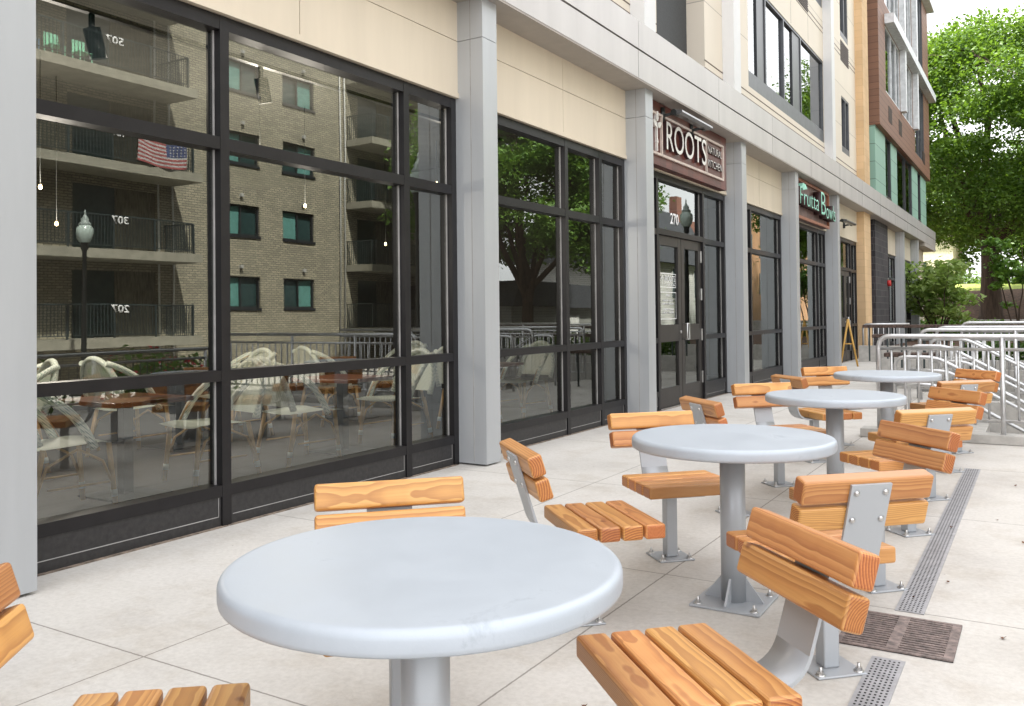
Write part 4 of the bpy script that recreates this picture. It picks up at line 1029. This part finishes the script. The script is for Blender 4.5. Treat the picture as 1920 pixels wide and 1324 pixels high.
# track light and little warm lamps
r = empty('track_light', (0, 0, 0), 0, 'black ceiling track with a spotlight inside the near window', 'lamp')
MB().box(-5.32, -5.27, 2.6, 8.5, 3.33, 3.36).build('track', IRON, r)
for y in (3.45, 4.9, 6.7):
    h = MB().tube([(-5.3, y, 3.33), (-5.3, y, 3.22)], .02, 8).tube([(-5.3, y, 3.24), (-5.3, y+.05, 3.05)], .055, 14).build('spotlight', IRON, r)
lamps = [(-7, 4.1, 2.42), (-7.6, 4.6, 2.2), (-7.3, 3.8, 2.3), (-6.4, 5.9, 2.95), (-6.6, 6.7, 2.5), (-6.5, 11.5-2.6, 3.0), (-6.9, 9.6, 2.95), (-7.5, 9.1, 2.3)]
for i, (x, y, z) in enumerate(lamps):
    r = empty('pendant_lamp', (x, y, 0), 0, 'tiny warm pendant bulb inside the restaurant', 'lamp', 'warm pendant bulbs inside')
    MB().lathe([(0, z-.02), (.012, z-.012), (.014, z), (.009, z+.02), (0, z+.02)], seg=12).build('bulb', LAMPG, r)
    MB().tube([(0, 0, z+.02), (0, 0, 3.54)], .004, 5).build('cord', IRON, r)
    pl = bpy.data.lights.new('bulb_light', 'POINT'); pl.energy = 9 if y < 8 else 1.2; pl.color = (1, .9, .78); pl.shadow_soft_size = .08
    po = bpy.data.objects.new('bulb_light', pl); COL.objects.link(po); po.parent = r; po.location = (0, 0, z-.12)

# ================================================================= ACROSS THE STREET (seen mirrored in the glass)
OX, BXF = 17.9, 16.3
OB = empty('brick_apartment_building', (0, 0, 0), 0, 'olive brick apartment block with concrete balconies, mirrored in the shop windows', 'building')
zf = [.81, 3.66, 6.51, 9.36, 12.21, 15.06]
holes = []
for z in zf:
    for y in (23.1, 26.2): holes.append((y, y+1.85, z+.92, z+2.14))
for z in zf[1:]: pass
wall_with_holes('wall', OLIVEB, OX, OX+.4, 6, 36.6, -1.3, 19, [h for h in holes if h[3] < 19]+[(y, y+3.2, z, z+2.25) for z in zf for y in (16.7, 8.5)]+[(30.8, 33.9, z, z+2.2) for z in zf], OB)
MB().box(OX+.5, OX+14, 6, 36.6, -1.3, 18.9).build('building_core', BLACK, OB)
for i, (y0, y1, z0, z1) in enumerate([h for h in holes if h[3] < 19]):
    b = MB(); t = .06; b.box(OX+.08, OX+.16, y0, y1, z0, z0+t); b.box(OX+.08, OX+.16, y0, y1, z1-t, z1); b.box(OX+.08, OX+.16, y0, y0+t, z0+t, z1-t); b.box(OX+.08, OX+.16, y1-t, y1, z0+t, z1-t); b.box(OX+.08, OX+.16, (y0+y1)/2-.03, (y0+y1)/2+.03, z0+t, z1-t)
    b.box(OX-.05, OX+.08, y0-.03, y1+.03, z0-.1, z0-.001)
    w = b.build('window', mat('dark_sash', ()), OB)
    g = MB(); ym = (y0+y1)/2
    g.box(OX+.19, OX+.2, y0+t, ym, z0+t, z1-t); g.mi = 1; g.box(OX+.19, OX+.2, ym+.001, y1-t, z0+t, z1-t)
    g.build('pane', [mat('curtain_teal_light', (.16, .42, .38), rough=.3), mat('window_dark', (.03, .06, .06), rough=.2)] if RNG.random() < .7 else [mat('window_dark', ()), mat('curtain_teal_light', ())], w)
b = MB()
for z in zf:
    for y in (16.7, 8.5): b.box(OX+.15, OX+.2, y, y+1.6, z, z+2.25)
    b.box(OX+.15, OX+.2, 30.8, 32.3, z, z+2.2)
b.build('balcony_door', mat('window_dark', ()), OB)
b = MB()
for z in zf:
    for y in (16.7, 8.5): b.box(OX+.12, OX+.18, y+1.62, y+3.2, z, z+2.25)
    b.box(OX+.12, OX+.18, 32.35, 33.9, z, z+2.2)
b.build('curtain', mat('curtain_drab', (.18, .17, .13), rough=.9, vary=.4, scale=20, streak=True), OB)
def balcony(y0, y1, z, num, mirror_open):
    s = MB(); s.box(BXF, OX, y0, y1, z-.30, z); sl = s.build('balcony', BALC, OB)
    b = MB(); x = BXF+.06; ya, yb = y0+.06, y1-.35 if y1 < 22 else y1-.06
    b.box(x-.02, x+.02, ya, yb, z+1.05, z+1.09); b.box(x-.015, x+.015, ya, yb, z+.10, z+.13)
    y = ya
    while y <= yb: b.box(x-.01, x+.01, y-.009, y+.009, z+.10, z+1.05); y += .115
    for y in np.arange(ya, yb+.01, (yb-ya)/5): b.box(x-.025, x+.025, y-.025, y+.025, z, z+1.05)
    for ye in (ya, yb):
        b.box(x, OX, ye-.02, ye+.02, z+1.05, z+1.09); xx = x
        while xx < OX: b.box(xx-.009, xx+.009, ye-.01, ye+.01, z, z+1.05); xx += .115
    b.build('railing', RAILD, sl)
    if num: text_mesh('lettering', num, mat('number_white', (.8, .8, .8)), MO(x-.05, yb-2.55, z+.80), width=.62, height=.26, extrude=.01, parent=sl, bold=.02)
for k, z in enumerate(zf[:-1]):
    balcony(12.5, 20.55, z, '%d07' % (k+2), True); balcony(30.0, 35.5, z, '', False); balcony(5.0, 11.5, z, '', True)
b = MB(); b.box(BXF, OX, 12.5, 20.55, zf[-1]-.3, zf[-1]); b.build('balcony', BALC, OB)
for y in (19.9, 20.5, 29.55, 29.85):
    MB().tube([(OX-.08, y, -1.2), (OX-.08, y, 18.5)], .035, 8).build('downpipe', mat('white_pipe', (.62, .62, .60)), OB)
b = MB()
for z in zf:
    for y in (23.9, 27.3): b.box(OX-.12, OX, y, y+.14, z+2.45, z+2.58)
b.build('vent_hood', mat('vent_grey', (.45, .45, .43)), OB)
# things on the balconies
fl = MB(); fx = BXF-.02; Y0, Y1 = 18.0, 19.85; Z1, hh = zf[2]+1.02, .86; n = 26
def fpt(u, v): return (fx-.03*math.sin(u*14+v*3)-.02, Y1+(Y0-Y1)*u, Z1-hh*v-.16*math.sin(math.pi*u)*(1-v*.4)-.10*(1-u))
for i in range(n):
    for j in range(13):
        u0, u1, v0, v1 = i/n, (i+1)/n, j/13, (j+1)/13
        fl.mi = 2 if (u0 < .4 and j < 7) else (0 if j % 2 == 0 else 1)
        fl.quad(fpt(u0, v0), fpt(u1, v0), fpt(u1, v1), fpt(u0, v1))
for i in range(5):
    for j in range(4):
        fl.mi = 1; u, v = .05+i*.07, .07+j*.12; p = fpt(u, v); fl.quad((p[0]-.012, p[1], p[2]), (p[0]-.012, p[1]-.035, p[2]-.03), (p[0]-.012, p[1], p[2]-.06), (p[0]-.012, p[1]+.035, p[2]-.03))
tag(fl.build('flag', [mat('flag_red', (.36, .09, .09)), mat('flag_white', (.46, .44, .43)), mat('flag_blue', (.06, .08, .18))]), 'United States flag hung over the balcony rail on the brick block', 'flag')
for i, (y, c) in enumerate(((13.6, 'g'), (14.9, 'b'), (15.7, 'g'), (16.6, 'g'))):
    t = empty('balcony_chair', (16.9, y, zf[3]), 0, '%s plastic balcony chair, %s along the top mirrored balcony' % (('light green' if c == 'g' else 'blue'), bn[i]), 'chair')
    m_ = mat('mint_plastic', (.30, .70, .48)) if c == 'g' else mat('blue_plastic', (.25, .42, .62))
    b = MB(); b.box(-.22, .22, -.22, .22, .40, .43); b.box(.19, .22, -.22, .22, .43, .85); b.build('seat', m_, t)
    b = MB()
    for sx in (-1, 1):
        for sy in (-1, 1): b.box(sx*.2-.015, sx*.2+.015, sy*.2-.015, sy*.2+.015, 0, .399)
    b.build('leg', m_, t)

def lamp_post(x, y, z0, H, lab):
    r = empty('street_lamp', (x, y, z0), 0, lab, 'street lamp', 'globe street lamps')
    h = H-.95
    MB().lathe([(0, 0), (.22, 0), (.22, .12), (.15, .3), (.10, .7), (.075, 1.0), (.06, h-.25), (.11, h-.15), (.09, h-.05), (.14, h)], seg=20).build('pole', IRON, r)
    MB().lathe([(.13, h), (.20, h+.12), (.235, h+.28), (.22, h+.42), (.15, h+.50)], seg=24).build('globe', GLOBE, r)
    MB().lathe([(.15, h+.501), (.17, h+.55), (.10, h+.62), (.11, h+.68), (.04, h+.78), (.02, h+.84), (.03, h+.87), (0, h+.98)], seg=20).build('finial', mat('lamp_cap', (.30, .35, .33), rough=.4), r)
lamp_post(14.7, 15.1, -1.0, 5.6, 'globe street lamp before the balconies of the brick block')
lamp_post(3.0, 15.9, -1.0, 6.1, 'globe street lamp mirrored beside the second column')
lamp_post(1.3, 28.7, -1.0, 6.2, 'globe street lamp mirrored above the ROOTS doors')
# railing along the street side
r = empty('railing', (0, 0, 0), 0, 'long grey railing along the street edge, mirrored across the windows', 'railing')
def rail_long(x, y0, y1, top, parent):
    b = MB(); b.tube([(x, y0, top), (x, y1, top)], .028, 10); b.tube([(x, y0, top-.14), (x, y1, top-.14)], .020, 8); b.tube([(x, y0, .12), (x, y1, .12)], .018, 8); b.build('rail', RAILM, parent)
    for y in np.arange(y0, y1+.01, 1.9): MB().tube([(x, y, -.1), (x, y, top)], .026, 10).build('post', RAILM, parent)
    b = MB()
    for y in np.arange(y0, y1, .12): b.tube([(x, y, .12), (x, y, top-.14)], .007, 5)
    b.build('pickets', RAILD, parent)
rail_long(2.3, -4.0, 9.6, .875, r)
# flowers behind the railing
for i, (y, s) in enumerate(((4.3, 1), (6.6, 1.1), (8.6, 1.3), (9.6, 1.2))):
    t = empty('flower_pot', (2.9, y, -.3), 0, 'planter of red flowers by the street railing, %s from the left in the glass' % bn[i], 'planter', 'flower planters mirrored in the glass')
    MB().lathe([(0, -.7), (.25, -.7), (.38, .35), (.33, .35), (.3, .3), (0, .3)], seg=20).build('pot', mat('pot_brown', (.12, .07, .05)), t)
    leaf_cloud('foliage', [(0, 0, .6, .55*s, .55*s, .42*s), (.1, .4, .5, .4, .4, .3)], 700, .12, LEAFS, t, 90+i)
    leaf_cloud('flowers', [(0, 0, .7, .6*s, .6*s, .42*s)], 90, .09, mat('petal_red', (.60, .02, .04)), t, 190+i)
tree('street_tree', (10.2, 33.2, -1.1), 13.0, 5.6, .30, 80000, .19, LEAFM, 'big dark leafy tree by the street, mirrored in the second window bay', 'tree', seed=21, base=.27, zsq=.95, nclump=95, ulow=-.5, cs=(.13, .26))
tree('street_tree', (8, 90, -1.1), 25, 6, .35, 30000, .28, LEAFD, 'tall far tree mirrored in the upper windows', 'tree', seed=23, nclump=60, base=.55)
# white house with slate roof and chimney
r = empty('house', (0, 0, 0), 0, 'white clapboard house with slate roof and brick chimney across the street', 'house')
MB().box(11, 20, 48.5, 60, -1.2, 4.5).build('wall', SIDING, r)
rf = MB().prism([(10.6, 4.5), (20.4, 4.5), (15.5, 8.3), (13, 8.2)], 48, 60.5, 'y').build('roof', ROOFM, r)
MB().box(12.6, 13.1, 57.9, 58.8, 7.6, 9.35).build('chimney', REDB, rf)
for y in (49.5, 52.5, 56.5):
    w = MB().box(10.94, 10.995, y, y+1.2, 2.2, 4.3).build('window', mat('white_trim', (.7, .7, .68)), r); MB().box(10.92, 10.939, y+.12, y+1.08, 2.32, 4.18).build('pane', mat('window_dark', ()), w)
r = empty('garage', (0, 0, 0), 0, 'low grey sided garage with a shingle roof mirrored low in the second bay', 'garage')
MB().box(12, 18, 34.8, 43, -1.2, 1.7).build('wall', GREYSID, r); MB().prism([(34.3, 1.7), (43.5, 1.7), (43.5, 2.9), (34.9, 2.9)], 11.6, 18.5, 'x').build('roof', ROOFM, r)
MB().box(11.94, 11.99, 40.2, 41.4, -1.1, 1.3).build('door', mat('white_trim', ()), r)
r = empty('brick_block', (0, 0, 0), 0, 'orange brick block far down the street mirrored in the fourth bay', 'building')
MB().box(13, 15, 74, 110, -1.2, 16).build('wall', ORANGEB, r)
for z in (3, 6.3, 9.6, 12.9):
    for y in (76, 80, 84, 88, 92, 96): 
        MB().box(12.95, 12.99, y, y+1.5, z, z+1.9).build('window', mat('window_dark', ()), r)
r = empty('brick_block', (0, 0, 0), 0, 'red brick shopfront block before the orange one', 'building')
MB().box(13, 22, 58.5, 72, -1.2, 8).build('wall', REDB, r); MB().box(12.4, 12.99, 59, 71, 2.0, 2.6).build('awning', mat('blue_awning', (.03, .06, .12)), r)
for y in (60, 64, 68): MB().box(12.95, 12.99, y, y+2.6, -.4, 1.9).build('window', mat('window_dark', ()), r)
# yellow sandwich board and parked car near the street
r = empty('wheelbarrow', (0, 0, 0)); bpy.data.objects.remove(r)
def car(x, y, col, lab):
    r = empty('parked_car', (x, y, -1.15), math.pi/2, lab, 'car', 'cars parked across the street')
    pr = [(-2.2, .35), (-2.25, .75), (-2.0, 1.0), (-1.5, 1.05), (-.95, 1.5), (.75, 1.52), (1.5, 1.08), (2.15, .95), (2.3, .7), (2.25, .35)]
    b = MB(); b.prism(pr, -.86, .86, 'y'); bmesh.ops.bevel(b.bm, geom=b.bm.edges[:], offset=.05, segments=2, affect='EDGES'); b.build('body', mat('car_'+lab.split()[0], col, rough=.25), r)
    g = [(-1.32, 1.06), (-.88, 1.44), (.7, 1.46), (1.3, 1.08)]
    for s in (-1, 1): MB().prism(g, s*.862, s*.872, 'y').build('window', mat('window_dark', ()), r)
    for sx in (-1.4, 1.4):
        for s in (-1, 1):
            w = MB().tube([(sx, s*.70, .33), (sx, s*.9, .33)], .33, 20).build('wheel', mat('tyre', (.02, .02, .02)), r); MB().tube([(sx, s*.901, .33), (sx, s*.91, .33)], .19, 16).build('rim', STEEL, w)
car(12.3, 33, (.75, .75, .76), 'white parked car under the big street tree')
car(12.3, 70, (.7, .7, .72), 'silver parked car before the red brick shops')
